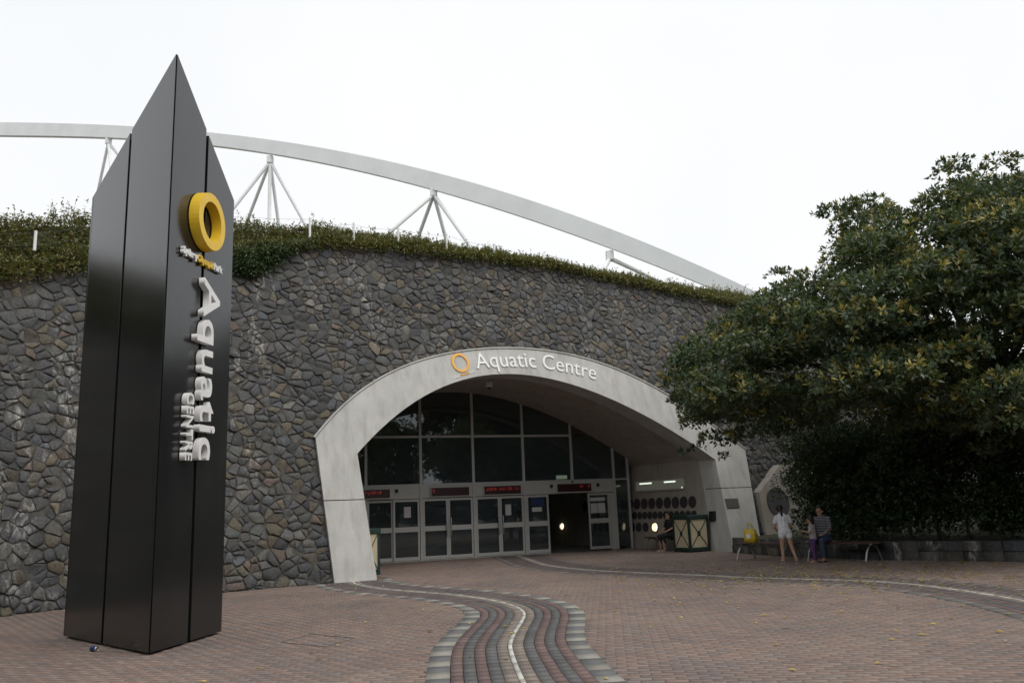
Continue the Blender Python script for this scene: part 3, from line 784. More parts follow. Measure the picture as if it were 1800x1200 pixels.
sheet(-1.60, -1.32, 1.36, 1.72, 'paper_notice', M['paper'], 'left white sheet of the pair below the long heading sheet', -.048)
sheet(-1.30, -1.0, 1.36, 1.72, 'paper_notice', M['paper'], 'right white sheet of the pair below the long heading sheet', -.048)
def led(w0, w1, label, seed, full):
    e = tag(empty('led_sign', tuple(fc((w0+w1)/2, 2.13))), label, 'sign', 'red LED signs above the doors')
    MB().box(w0, w1, .035, .11, 2.14, 2.50, lambda p: fc(p.x, p.z, p.y)).build('case', M['alu'], e, bevel=.008)
    MB().box(w0+.035, w1-.035, .112, .118, 2.175, 2.465, lambda p: fc(p.x, p.z, p.y)).build('display', M['ledback'], e)
    rr = random.Random(seed); mb = MB(); x = w0+.09
    while x < w1-.14:
        f = (x-w0)/(w1-w0)
        if full[0] < f < full[1] and rr.random() < .8:
            for a in range(4):
                for b in range(5):
                    if rr.random() < .42: mb.box(x+a*.017, x+a*.017+.012, .119, .121, 2.31+b*.021, 2.325+b*.021, lambda p: fc(p.x, p.z, p.y))
        x += .085
    if mb.v: mb.build('led_text', M['led'], e, fix=False)
led(-10.55, -9.21, 'red LED sign partly hidden behind the left arch leg', 3, (.3, .75))
led(-7.81, -6.36, 'dark red LED sign above the left double doors, its lettering almost off', 4, (0, .12))
led(-5.86, -4.39, 'red LED sign with glowing letters above the middle double doors', 5, (.02, .98))
led(-3.02, -1.57, 'dim red LED sign above the open doorway', 6, (.6, .9))
def sensor(w, label):
    tag(MB().box(w-.05, w+.05, .03, .10, 2.34, 2.46, lambda p: fc(p.x, p.z, p.y)).build('door_sensor', M['black'], bevel=.01), label, 'sensor', 'door sensors on the header')
sensor(-9.0, 'small black door sensor beside the LED sign behind the arch leg'); sensor(-3.2, 'small black door sensor left of the sign over the open doorway'); sensor(-1.3, 'small black door sensor right of the sign over the open doorway')
tag(MB().box(-2.85, -2.42, -.30, -.22, 2.66, 2.80, lambda p: fc(p.x, p.z, p.y)).build('exit_sign', M['exit'], bevel=.01), 'small pale lit exit sign behind the glass above the open doorway', 'sign')
# bulkhead lamps on the side wall
def bulkhead(n, z, r_, label):
    e = tag(empty('wall_lamp', tuple(rwall(n, z))), label, 'lamp', 'round bulkhead lamps')
    MB().lathe([(0.001, .11), (.05, .105), (.11, .085), (.15, .05), (.165, .02)], 18, lambda q: rwall(n+q.x*r_/.165, z+q.y*r_/.165, q.z)).build('diffuser', M['lamp'], e, smooth=True)
    mb = MB().lathe([(.165, .0), (.185, .0), (.185, .03), (.165, .03)], 18, lambda q: rwall(n+q.x*r_/.165, z+q.y*r_/.165, q.z))
    for k in (-.06, .0, .06): mb.tube([rwall(n+k, z-.16, .03), rwall(n+k, z-.09, .10), rwall(n+k, z, .122), rwall(n+k, z+.09, .10), rwall(n+k, z+.16, .03)], .007, 5)
    mb.build('guard', M['bronze'], e)
bulkhead(3.97, .77, .155, 'glowing oval wall lamp low on the concrete side wall outside the glass')
bulkhead(10.6, .80, .14, 'glowing wall lamp seen through the open doorway')
tag(MB().box(.66, .92, 0, .10, .98, 1.30, lambda p: rwall(p.x, p.z, p.y)).build('wall_box', M['black'], bevel=.012), 'small black box fixed to the side wall near the right arch leg', 'box')
c0 = frame(5.7, 5.60*TB+.95, 5.5)
cm = tag(empty('security_camera', tuple(c0)), 'small grey camera hanging from the top of the arch', 'camera')
MB().box(-.11, .11, -.11, .11, -.02, .16, lambda p: c0+p).build('housing', M['alu'], cm, bevel=.015)
MB().lathe([(.07, -.02), (.066, -.05), (.045, -.08), (.001, -.09)], 14, lambda q: c0+q).build('dome', M['black'], cm, smooth=True)

# low sloping concrete wing beside the right leg
wing = tag(empty('wing_wall', tuple(frame(15, -.3, 0))), 'small sloping concrete wing with a round dark disc beside the right arch leg', 'wall')
WP = [(14.62, -.02), (14.70, 1.86), (15.95, 2.78), (16.05, 2.78), (17.6, 2.78), (17.6, -.02)]
MB().prism(WP, lambda p: frame(p[0], p[1]*TB*.6-.12, p[1]), lambda p: frame(p[0], p[1]*TB*.6+.3, p[1])).build('slab', M['vault'], wing)
MB().prism([(15.45+.5*math.cos(k*math.pi/14), 1.5+.5*math.sin(k*math.pi/14)) for k in range(28)], lambda p: frame(p[0], p[1]*TB*.6-.15, p[1]), lambda p: frame(p[0], p[1]*TB*.6-.05, p[1])).build('disc', M['disc'], wing)

# ------------------------------------------------------------------ pylon sign
pF, pL, pR = Vector((-4.77, 10.96, 0)), Vector((-7.0, 13.03, 0)), Vector((-4.5, 12.82, 0))
hF, hL, hR = 8.43, 7.05, 6.80
pylon = tag(empty('pylon_sign', tuple((pF+pL+pR)/3)), 'tall pointed glossy black pylon sign with yellow ring and white letters', 'sign')
cen = (pF+pL+pR)/3
def inset(p, e): return p+(cen-p).normalized()*e
cb = [inset(p, .13) for p in (pF, pL, pR)]
MB().add([*cb, *[p+UP*(h-.10) for p, h in zip(cb, (hF, hL, hR))]], [(0, 2, 1), (3, 4, 5), (0, 1, 4, 3), (1, 2, 5, 4), (2, 0, 3, 5)]).build('core', M['black'], pylon)
def panels(a, b, ha, hb):
    d = (b-a); L = d.length; d = d/L; n = Vector((d.y, -d.x, 0)); n = n if n.dot(a-cen) > 0 else -n
    for s0, s1 in ((.022, L*.505-.038), (L*.505+.038, L-.022)):
        z0, z1 = ha+(hb-ha)*s0/L, ha+(hb-ha)*s1/L
        p0, p1 = a+d*s0, a+d*s1; i0 = p0-n*.05+d*(.035 if s0 < .1 else 0); i1 = p1-n*.05-d*(.035 if s1 > L-.1 else 0)
        b0 = UP*.03
        MB().add([p0+b0, p1+b0, i1+b0, i0+b0, p0+UP*z0, p1+UP*z1, i1+UP*(z1-.0), i0+UP*(z0-.0)], [(0, 1, 2, 3), (4, 7, 6, 5), (0, 4, 5, 1), (1, 5, 6, 2), (2, 6, 7, 3), (3, 7, 4, 0)]).build('panel', M['pylon'], pylon, bevel=.004)
panels(pF, pL, hF, hL); panels(pF, pR, hF, hR); panels(pL, pR, hL, hR)
e1 = (pR-pF).normalized(); en = Vector((e1.y, -e1.x, 0))
def pf(s, z, d): return pF+e1*s+UP*z+en*d
ring_mesh(lambda x, y, d: pf(.88+x-.04*y, 6.09+y, d), (.405, .45), (.265, .30), .015, .17).build('ring', M['yellow'], pylon)
def vertical_text(txt, size, s_base, z_top, length, depth, bold, m):
    tot = sum(glyph_width(c, size)+2*bold*.6 for c in txt); k = length/tot; z = z_top
    for ch in txt:
        w = (glyph_width(ch, size)+2*bold*.6)*k; me = glyph_mesh(ch, size, depth, bold)
        for v in me.vertices: v.co.x *= k
        place_glyph(me, pf(s_base, z-bold*.6, depth/2+.012), -UP, e1, en, m, pylon); z -= w
vertical_text('Aquatic', .66, .84, 5.20, 2.72, .095, .007, M['white'])
vertical_text('CENTRE', .26, .50, 3.45, .97, .085, .006, M['white'])
tot = sum(glyph_width(c, .2) for c in small); t = .30; k = (1.42-.30)/tot
for i, ch in enumerate(small):
    me = glyph_mesh(ch, .2*k, .05, .007); place_glyph(me, pf(t, 5.44, .035), e1, UP, en, M['yellow'] if 6 <= i < 13 else M['white'], pylon); t += glyph_width(ch, .2)*k

# ------------------------------------------------------------------ big white roof girder
gird = tag(empty('roof_girder', (11.67, 38.5, 10)), 'long white arched roof girder with splayed struts beyond the stone wall', 'girder')
GP = Vector((11.67, 38.5, 0)); GD = Vector((-.894, .448, 0)); GN = Vector((GD.y, -GD.x, 0))
K7 = .7
TOPG = [(89.4, 51.6), (78, 48.5), (67.8, 45.65), (52.5, 40.75), (44.3, 37.95), (38.3, 35.7), (33, 33.6), (25.6, 30.45), (18.1, 26.6), (13.2, 23.95), (8.7, 21.4), (4.56, 18.85), (1.85, 17.06), (.07, 15.87)]
BOTG = [(89.2, 49.6), (77.8, 46.7), (67.6, 43.9), (52.5, 39.2), (44.3, 36.3), (38.2, 34.0), (33, 31.85), (25.6, 28.85), (18.2, 24.9), (13.3, 22.2), (10.1, 20.4), (6.7, 18.45), (3.1, 16.4), (1.2, 15.35)]
ct = np.polyfit([p[0] for p in TOPG], [p[1] for p in TOPG], 4); cb_ = np.polyfit([p[0] for p in BOTG], [p[1] for p in BOTG], 4)
def gz(c, s): return EYE+(np.polyval(c, s)-EYE)*K7
mb = MB(); ss = list(np.linspace(-6, 92, 70))
for s in ss:
    for c, sg in ((ct, -1), (ct, 1), (cb_, 1), (cb_, -1)): mb.v.append(GP+GD*(s*K7)+GN*(sg*.22)+UP*(gz(c, s)+(.12 if c is cb_ else 0)))
for i in range(len(ss)-1):
    a, b = i*4, i*4+4; mb.f += [(a+j, a+(j+1) % 4, b+(j+1) % 4, b+j) for j in range(4)]
mb.f += [(3, 2, 1, 0), (len(mb.v)-4, len(mb.v)-3, len(mb.v)-2, len(mb.v)-1)]
mb.build('box_girder', M['girder'], gird)
def gpt(s, z, n=0): return GP+GD*(s*K7)+GN*n+UP*(EYE+(z-EYE)*K7)
for s, zt, feet in ((44.3, 36.3, [(48.9, 31.4), (47.3, 30.8), (45.0, 30.2), (44.0, 30.0), (40.6, 29.4)]), (25.6, 28.85, [(28.3, 26.1), (27.5, 26.0), (25.7, 25.1), (22.4, 24.0)]), (10.1, 20.4, [(12.6, 18.0), (10.5, 18.0), (5.6, 17.6)]), (68.5, 44.3, [(72.8, 37.0), (64, 35.4), (61, 34.8)])):
    top = gpt(s, zt-.1)
    MB().box(-.2, .2, -.2, .2, -.45, .1, lambda p: top+p).build('node_block', M['girder'], gird, bevel=.05)
    for k, (fs, fz) in enumerate(feet):
        ft = gpt(fs, fz, (1.2, -1.5, 1.5, -.2, .6)[k % 5]); dr = (ft-top)
        MB().tube([top-UP*.3, top-UP*.3+dr*1.75], [.115, .115], 10).build('strut', M['girder'], gird)

# ------------------------------------------------------------------ planting bed edge, benches, kiosks
lowwall = tag(empty('planter_wall', (9.25, 21.5, 0)), 'low dark stone planter wall behind the two benches', 'wall')
LW = spline([(b[1], b[0]) for b in BED], .05)
k = 0; i = 0
rw_ = random.Random(5)
while i < len(LW)-14 and k < 70:
    m = rw_.randint(7, 12); a, b = LW[i], LW[min(i+m, len(LW)-1)]; d = Vector((b[0]-a[0], b[1]-a[1], 0)).normalized(); n = Vector((-d.y, d.x, 0)); n = n if n.x > 0 else -n
    for z0, z1 in ((-.02, .23), (.235, .46)):
        o_ = rw_.uniform(-.02, .02); c = sp_c[RNG.choice(len(sp_c), p=sp_w)]*RNG.uniform(.6, .9)
        a3, b3 = Vector((*a, 0))+d*.006, Vector((*b, 0))-d*.006
        j = lambda: Vector((rw_.gauss(0, .01), rw_.gauss(0, .01), rw_.gauss(0, .008)))
        v = [a3+n*o_+UP*z0, b3+n*o_+UP*z0, b3+n*.3+UP*z0, a3+n*.3+UP*z0, a3+n*o_+UP*z1+j(), b3+n*o_+UP*z1+j(), b3+n*.3+UP*z1, a3+n*.3+UP*z1]
        np_mesh('stone', [tuple(p) for p in v], np.array([(0, 1, 5, 4), (1, 2, 6, 5), (2, 3, 7, 6), (3, 0, 4, 7), (4, 5, 6, 7)]), M['stone'], lowwall, np.tile(c, (8, 1)))
    i += m; k += 1
bedv = [(x, y, .38) for x, y in LW[::6]]; nb = len(bedv); bedv = [(x+.15, y+.1, z) for x, y, z in bedv]+[(x+9+.2*q, y+9+.2*q, .9) for q, (x, y, z) in enumerate(bedv)]
tag(pyd('planting_bed', bedv, [(q, q+1, nb+q+1, nb+q) for q in range(nb-1)], M['soil']), 'dark soil bed behind the low planter wall', 'bed', kind='structure')

def make_bench(loc, rz, L, label):
    e = tag(empty('bench', loc, rz, True), label, 'bench', 'backless slatted benches')
    for q in range(5): MB().box(-L/2, L/2, -.235+q*.097, -.235+q*.097+.08, .425, .46).build('slat', M['wood'], e, bevel=.006)
    for sx in (-1, 1):
        x = sx*(L/2-.22); pts = [(x-.13+.26*t, -.24+.48*t, .40*math.sin(math.pi*(.04+.92*t))**.55) for t in np.linspace(0, 1, 13)]
        pts = [(p[0], p[1], max(.0, p[2]-.0)) for p in pts]; pts[0] = (x-.15, -.25, 0); pts[-1] = (x+.15, .25, 0)
        mb = MB().tube(pts, .026, 8); mb.bar((x, -.22, .412), (x, .22, .412), .04, .025); mb.build('leg', M['steel'], e, smooth=False)
    return e
make_bench((6.75, 23.15, 0), math.atan2(-1.25, 1.35), 1.75, 'slatted backless bench carrying the yellow shopping bag')
make_bench((8.33, 21.85, 0), math.atan2(-.95, 1.5), 1.85, 'slatted backless bench where the person in the striped top sits')
b3 = frame(12.62, 2.95, 0); make_bench(tuple(b3), math.atan2(N.y, N.x), 1.6, 'slatted bench against the side wall inside the arch')

def make_kiosk(loc, rz, a, h, label):
    e = tag(empty('panelled_bin', loc, rz, True), label, 'bin enclosure', 'green framed bin enclosures')
    t = .07
    for sx in (-1, 1):
        for sy in (-1, 1): MB().box(sx*(a/2)-(t if sx > 0 else 0), sx*(a/2)+(0 if sx > 0 else t), sy*(a/2)-(t if sy > 0 else 0), sy*(a/2)+(0 if sy > 0 else t), 0, h-.14).build('post', M['green'], e)
    MB().box(-a/2-.02, a/2+.02, -a/2-.02, a/2+.02, h-.14, h).build('top', M['green'], e, bevel=.015)
    MB().box(-a/2+.002, a/2-.002, -a/2+.002, a/2-.002, .04, .15).build('plinth', M['green'], e)
    for q in range(4):
        c, s = math.cos(q*math.pi/2), math.sin(q*math.pi/2)
        T = lambda p: Vector((p.x*c-p.y*s, p.x*s+p.y*c, p.z))
        pn = MB().box(-a/2+t, a/2-t, -a/2+.018, -a/2+.035, .15, h-.14, T).build('panel', M['cream'], e)
        mb = MB(); w = a/2-t; z0, z1 = .16, h-.15; zm = (z0+z1)/2; yy = -a/2+.008
        for x0, zz0, x1, zz1 in ((-w, z0, w, z1), (-w, z1, w, z0)): mb.bar(T(Vector((x0, yy, zz0))), T(Vector((x1, yy, zz1))), .018, .018)
        for x0, zz0, x1, zz1 in ((-.055, zm, 0, zm+.075), (0, zm+.075, .055, zm), (.055, zm, 0, zm-.075), (0, zm-.075, -.055, zm)): mb.bar(T(Vector((x0, yy-.004, zz0))), T(Vector((x1, yy-.004, zz1))), .02, .02)
        mb.build('cross_brace', M['green'], pn)
    return e
make_kiosk(tuple(frame(12.58, 1.33, 0)), A0, .84, 1.20, 'green framed enclosure with cream cross braced panels beside the seated person')
kl = frame(1.45, 1.85, 0); make_kiosk(tuple(kl), A0, .60, 1.25, 'green framed enclosure with cream panels half hidden by the left arch leg')

# yellow carrier bag on the first bench
bl = Vector((6.40, 23.42, .462)); bag = tag(empty('shopping_bag', tuple(bl), R(-40), True), 'yellow plastic shopping bag standing on the bench', 'bag')
def bag_ring(w, d, z, n=16, j=.012): return [(w*math.copysign(abs(math.cos(t))**.6, math.cos(t))+random.gauss(0, j), d*math.copysign(abs(math.sin(t))**.6, math.sin(t))+random.gauss(0, j), z+random.gauss(0, j*.4)) for t in np.linspace(0, 2*math.pi, n, endpoint=False)]
rings = [bag_ring(.17, .08, .0, j=.0), bag_ring(.19, .10, .10), bag_ring(.185, .10, .22), bag_ring(.17, .075, .30), bag_ring(.165, .05, .37), bag_ring(.155, .03, .36)]
v = sum(rings, []); f = [(r*16+k, r*16+(k+1) % 16, (r+1)*16+(k+1) % 16, (r+1)*16+k) for r in range(5) for k in range(16)]+[tuple(range(16))[::-1]]
pyd('sack', v, f, M['bag'], bag, True)
for sy in (-1, 1): MB().tube([(-.07, sy*.04, .35), (-.06, sy*.035, .47), (-.02, sy*.02, .53), (.02, sy*.02, .53), (.06, sy*.035, .47), (.07, sy*.04, .35)], .009, 6).build('handle', M['bag'], bag)
MB().box(-.08, .05, -.106, -.102, .12, .24).build('print', M['white'], bag)

# ------------------------------------------------------------------ vegetation
def foliage(name, mat, parent, clumps, per, nl, lrange, wr, pal_, tip, upb=.45, seed=1, flat=.6, inner=.25):
    """clumps: (x,y,z,r). rosettes of leaves over flattened clump surfaces"""
    g = np.random.default_rng(seed); C_, Dn, Un, Ln, Wd, Co = [], [], [], [], [], []
    for (x, y, z, r) in clumps:
        m = int(per*(r/.8)**2)
        d = unit(g.normal(size=(m, 3))); d[:, 2] = np.where(d[:, 2] < -.35, -d[:, 2], d[:, 2])
        rad = np.where(g.random(m) < inner, g.uniform(.3, .9, m), g.uniform(.88, 1.1, m))
        c = np.array((x, y, z))+d*rad[:, None]*np.array((r, r, r*flat))
        ax = unit(d*.8+np.array((0, 0, upb))+g.normal(size=(m, 3))*.25)
        tipf = (g.random(m) < tip*(1.6 if g.random() < .5 else .4)) & (rad > .9) & (d[:, 2] > -.1)
        tone = pal_[g.integers(len(pal_), size=m)]*g.uniform(.75, 1.3, (m, 1))
        tone = np.where(tipf[:, None], np.array((.25, .22, .065))*g.uniform(.7, 1.35, (m, 1)), tone)
        for k in range(nl):
            rnd = unit(g.normal(size=(m, 3))); dr = unit(ax*g.uniform(.2, 1.0, (m, 1))+rnd*.95)
            C_.append(c+rnd*.015); Dn.append(dr); Un.append(ax+g.normal(size=(m, 3))*.2)
            Ln.append(g.uniform(*lrange, m)); Wd.append(g.uniform(*wr, m)); Co.append(tone*g.uniform(.8, 1.25, (m, 1)))
    v, f, c = leaves(np.concatenate(C_), np.concatenate(Dn), np.concatenate(Un), np.concatenate(Ln), np.concatenate(Wd), np.concatenate(Co), .3)
    return np_mesh(name, v, f, mat, parent, c)
FIG = np.array([(.060, .084, .036), (.070, .097, .038), (.080, .106, .042), (.060, .086, .050), (.105, .116, .040)])
# crown profile seen from the plaza (x, z) for a crown standing about 22 m off
PROFILE = [(4.3, 5.4), (4.1, 4.55), (4.5, 3.6), (5.3, 2.95), (6.4, 3.0), (7.4, 2.95), (8.9, 3.0), (11, 2.95), (12.4, 2.3), (13.3, 2.1), (16, 2.4), (20, 2.6), (23, 3.2), (24, 5), (23.5, 7), (21.5, 9), (18.5, 10.5), (15.6, 10.7), (14.8, 10.65), (13.8, 10.65), (12.8, 10.4), (11.5, 10.05), (10.8, 9.75), (9.7, 9.7), (9.05, 9.4), (9.3, 8.9), (8.95, 8.3), (8.0, 7.8), (7.0, 7.4), (6.3, 6.9), (5.5, 6.55), (4.7, 6.2)]
rt_ = random.Random(21); clumps = []
def edge_dist(x, z):
    best = 9
    for q in range(len(PROFILE)):
        a, b = PROFILE[q], PROFILE[(q+1) % len(PROFILE)]; ex, ez = b[0]-a[0], b[1]-a[1]
        t = max(0, min(1, ((x-a[0])*ex+(z-a[1])*ez)/(ex*ex+ez*ez))); best = min(best, math.hypot(x-a[0]-ex*t, z-a[1]-ez*t))
    return best
tries = 0
while len(clumps) < 520 and tries < 90000:
    tries += 1
    x, z = rt_.uniform(4, 24), rt_.uniform(2, 10.8)
    if not inside(PROFILE, x, z): continue
    ed = edge_dist(x, z); r = min(rt_.uniform(.5, 1.05), ed*1.1)
    if r < .26: continue
    hw = 6.8*math.sqrt(max(.04, 1-((x-14)/10.6)**2))*min(1, .35+ed/2.0)
    y = 23.0+rt_.uniform(-1, 1)*hw if rt_.random() < .45 else 23.0-hw*rt_.uniform(.55, 1)
    if x < 7.5: y = min(y, 24.2)
    k = y/22; X, Z = x*k, EYE+(z-EYE)*k
    if any((X-c[0])**2+(y-c[1])**2+((Z-c[2])*1.5)**2 < (.42*(r+c[3]))**2 for c in clumps): continue
    clumps.append((X, y, Z, r))
for x, y, z, r in ((5.35, 22.6, 3.25, .42), (5.9, 22.3, 3.2, .48), (5.0, 22.8, 3.7, .45), (6.5, 22.4, 3.35, .55), (5.5, 22.5, 3.9, .55), (6.1, 22.7, 3.9, .6), (7.1, 22.2, 3.35, .55), (4.6, 22.6, 4.4, .4), (5.3, 22.9, 4.6, .6), (7.7, 21.8, 3.4, .5), (4.35, 22.4, 5.0, .35), (12.9, 20.5, 2.5, .35), (13.4, 20.6, 2.35, .38), (12.5, 20.3, 3.3, .5), (4.9, 22.4, 3.0, .22), (5.6, 22.4, 2.75, .2), (4.45, 22.5, 2.95, .16), (8.7, 21.2, 9.15, .4), (9.2, 21.2, 9.2, .5), (9.8, 21.3, 9.3, .6), (9.0, 21.4, 8.2, .4), (7.4, 21.6, 7.6, .35), (12.0, 20.6, 10.0, .6), (13.2, 20.6, 10.1, .5)): clumps.append((x, y, z, r))
tree = tag(empty('fig_tree', (13.8, 24.2, .4)), 'large spreading dark green fig tree overhanging the benches', 'tree')
foliage('crown', M['leaf'], tree, clumps, 105, 7, (.10, .18), (.022, .037), FIG*np.array((.84, .92, .98)), .17, seed=3, flat=.48)
mb = MB(); base = Vector((13.8, 24.2, .3))
mb.tube([base, base+Vector((.05, -.1, .9)), base+Vector((-.1, -.2, 2.0)), base+Vector((-.1, -.2, 3.2))], [.62, .46, .40, .34], 12)
mb.build('trunk', M['bark'], tree, smooth=True)
tg = [c for c in clumps if c[3] > .5]; rt_.shuffle(tg)
for c in tg[:46]:
    a = base+Vector((-.05, -.2, rt_.uniform(1.6, 3.2))); b = Vector(c[:3]); L = (b-a).length
    m1 = a.lerp(b, .35)+UP*L*.10+Vector((rt_.gauss(0, .2), rt_.gauss(0, .2), 0)); m2 = a.lerp(b, .7)+UP*L*.06+Vector((rt_.gauss(0, .25), rt_.gauss(0, .25), 0))
    MB().tube([a, m1, m2, b], [.05+.012*L, .03+.010*L, .02+.005*L, .012], 7).build('limb', M['bark'], tree, smooth=True)

# dense hedge under the tree
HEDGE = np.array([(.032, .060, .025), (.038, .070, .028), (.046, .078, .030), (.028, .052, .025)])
hed = tag(empty('hedge', (9.5, 24, .4)), 'dense dark hedge behind the planter wall in the shade', 'hedge')
hc = []
for q in range(800):
    t = rt_.random(); i_ = int(t*min(len(LW)-1, 250)); p = LW[i_]; dep = rt_.uniform(.45, 3.3)
    i2 = min(i_+3, len(LW)-1); d = Vector((LW[i2][0]-p[0], LW[i2][1]-p[1], 0)); d = d.normalized() if d.length else Vector((1, 0, 0)); n = Vector((-d.y, d.x, 0)); n = n if n.x > 0 else -n
    z = .55+rt_.random()**.85*2.75; X, Y = p[0]+n.x*dep, p[1]+n.y*dep
    if Y > 26.2 or X < 8.25+.1*max(0, Y-24.5): continue
    hc.append((X, Y, z, rt_.uniform(.42, .66)))
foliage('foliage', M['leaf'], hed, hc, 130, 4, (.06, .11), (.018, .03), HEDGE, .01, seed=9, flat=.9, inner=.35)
for q in range(64, 260, 14):
    p = LW[q]; MB().tube([(p[0]+1.1, p[1]+.8, .4), (p[0]+1.12, p[1]+.82, 1.2), (p[0]+1.05, p[1]+.9, 2.1)], [.05, .035, .015], 6).build('stem', M['bark'], hed)

# trees across the plaza, behind the viewer: they show in the door glass
gt = np.random.default_rng(4); rt2 = random.Random(8)
cl = []
for q in range(110):
    th = rt2.uniform(0, 2*math.pi); ph = rt2.uniform(-1, 1); rr = rt2.uniform(.55, 1)
    cl.append((3.6*rr*math.cos(th)*math.sqrt(1-ph*ph*.8), 3.6*rr*math.sin(th)*math.sqrt(1-ph*ph*.8), 6.4+4.9*ph*rr, rt2.uniform(.8, 1.3)))
bt = tag(empty('plaza_tree', (0, 0, 0), 0, True), 'round green tree standing across the plaza, mirrored in the entrance glass', 'tree', 'trees across the plaza')
foliage('crown', M['leaf'], bt, cl, 34, 6, (.22, .36), (.05, .08), FIG*1.25, .05, seed=12, flat=.75)
MB().tube([(0, 0, -.03), (.05, 0, 1.5), (0, .1, 3.5), (0, 0, 7)], [.36, .27, .22, .1], 10).build('trunk', M['bark'], bt, smooth=True)
for q in range(7):
    th = q*.9; MB().tube([(0, .05, 2.6+.3*q), (1.1*math.cos(th), 1.1*math.sin(th), 4.6+.3*q), (2.4*math.cos(th), 2.4*math.sin(th), 6.2+.4*q)], [.12, .08, .03], 6).build('limb', M['bark'], bt)
spots = [(13, -15), (19, -11), (24, -5), (28.5, 1), (33, 7), (35, 14), (8, -19), (1, -22), (-7, -21), (-15, -18), (-22, -13)]
for q, (x, y) in enumerate(spots):
    if q == 0: o = bt
    else:
        o = bt.copy(); COL.objects.link(o)
        for ch in list(bt.children):
            c = ch.copy(); COL.objects.link(c); c.parent = o
    o.location = (x, y, 0); o.rotation_euler[2] = q*1.3; sc = (.82, .9, 1.25, 1.3, 1.3, 1.25, .75, 1.1, 1.0, 1.1, 1.0)[q]; o.scale = (sc, sc, sc)

# unseen shrub belt under those trees, added to darken the door glass reflections
belt = tag(empty('added_shrub_belt', (14, -14, 0)), 'unseen leafy shrub belt added to darken the door glass reflections', 'hedge')
bp = spline([(-26, -14), (-16, -20), (-6, -24), (4, -24), (13, -19), (22, -11), (30, -2), (36, 8), (38, 18)], .5); bc = []
for x, y in bp:
    for q in range(5): bc.append((x+rt2.gauss(0, .5), y+rt2.gauss(0, .5), rt2.uniform(.4, 3.2), rt2.uniform(.7, 1.0)))
foliage('foliage', M['leaf'], belt, bc, 30, 4, (.22, .36), (.06, .1), FIG*.9, .03, seed=31, flat=.9)
for x, y in bp[::24]: MB().tube([(x, y, -.03), (x+.1, y, 1), (x, y+.1, 2.2)], [.08, .06, .02], 6).build('stem', M['bark'], belt)

# fallen leaves under the tree and a few strays
gl = np.random.default_rng(17); P_ = []
while len(P_) < 900:
    x, y = gl.normal(7.2, 2.6), gl.normal(18.6, 2.3)
    if on_plaza(x, y) and 12.5 < y < 27 and x > 1.5: P_.append((x, y))
for _ in range(110):
    x, y = gl.uniform(-4, 7), gl.uniform(8.3, 24)
    if on_plaza(x, y): P_.append((x, y))
P_ = np.array(P_); n = len(P_); th = gl.uniform(0, 6.28, n)
cc = np.where(gl.random((n, 1)) < .6, np.array((.55, .42, .07)), np.where(gl.random((n, 1)) < .5, np.array((.22, .13, .05)), np.array((.38, .34, .22))))*gl.uniform(.6, 1.2, (n, 1))
v, f, c = leaves(np.c_[P_, np.full(n, .008)+gl.uniform(0, .006, n)], np.c_[np.cos(th), np.sin(th), gl.uniform(0, .15, n)], np.tile((0, 0, 1.), (n, 1)), gl.uniform(.06, .13, n), gl.uniform(.018, .032, n), cc, .35)
tag(np_mesh('fallen_leaves', v, f, M['shrub'], None, c), 'yellow fallen leaves scattered over the paving under the tree', 'leaves', kind='stuff')

# ------------------------------------------------------------------ small things on the ground
cover = tag(empty('access_cover', (-2.78, 11.7, 0)), 'square paved access cover with a thin metal rim near the path', 'cover')
cp = [Vector(p) for p in ((-3.05, 12.33, .004), (-2.31, 11.75, .004), (-2.55, 11.10, .004), (-3.28, 11.64, .004))]
for q in range(4): MB().bar(cp[q], cp[(q+1) % 4], .012, .006).build('rim', M['sand'], cover)
cl0 = Vector((-5.74, 11.50, .034)); can = tag(empty('drink_can', tuple(cl0)), 'crushed silver and blue drink can lying by the pylon base', 'can')
cx = Vector((.86, -.5, 0)).normalized(); cy = Vector((-cx.y, cx.x, 0))
def TC(q): return cl0+cx*q.z+cy*q.x+UP*q.y
MB().lathe([(.030, -.062), (.0335, -.052), (.033, -.02), (.028, .0), (.033, .03), (.0335, .05)], 14, TC).build('body', plain('blue_can', (.03, .06, .2), .3, .5, .2, 40, 0), can, smooth=True)
MB().lathe([(.0335, .05), (.028, .062), (.026, .060), (.001, .058)], 14, TC).build('lid', M['steel'], can, smooth=True)
MB().lathe([(.001, -.056), (.024, -.058), (.030, -.062)], 14, TC).build('base', M['steel'], can, smooth=True)

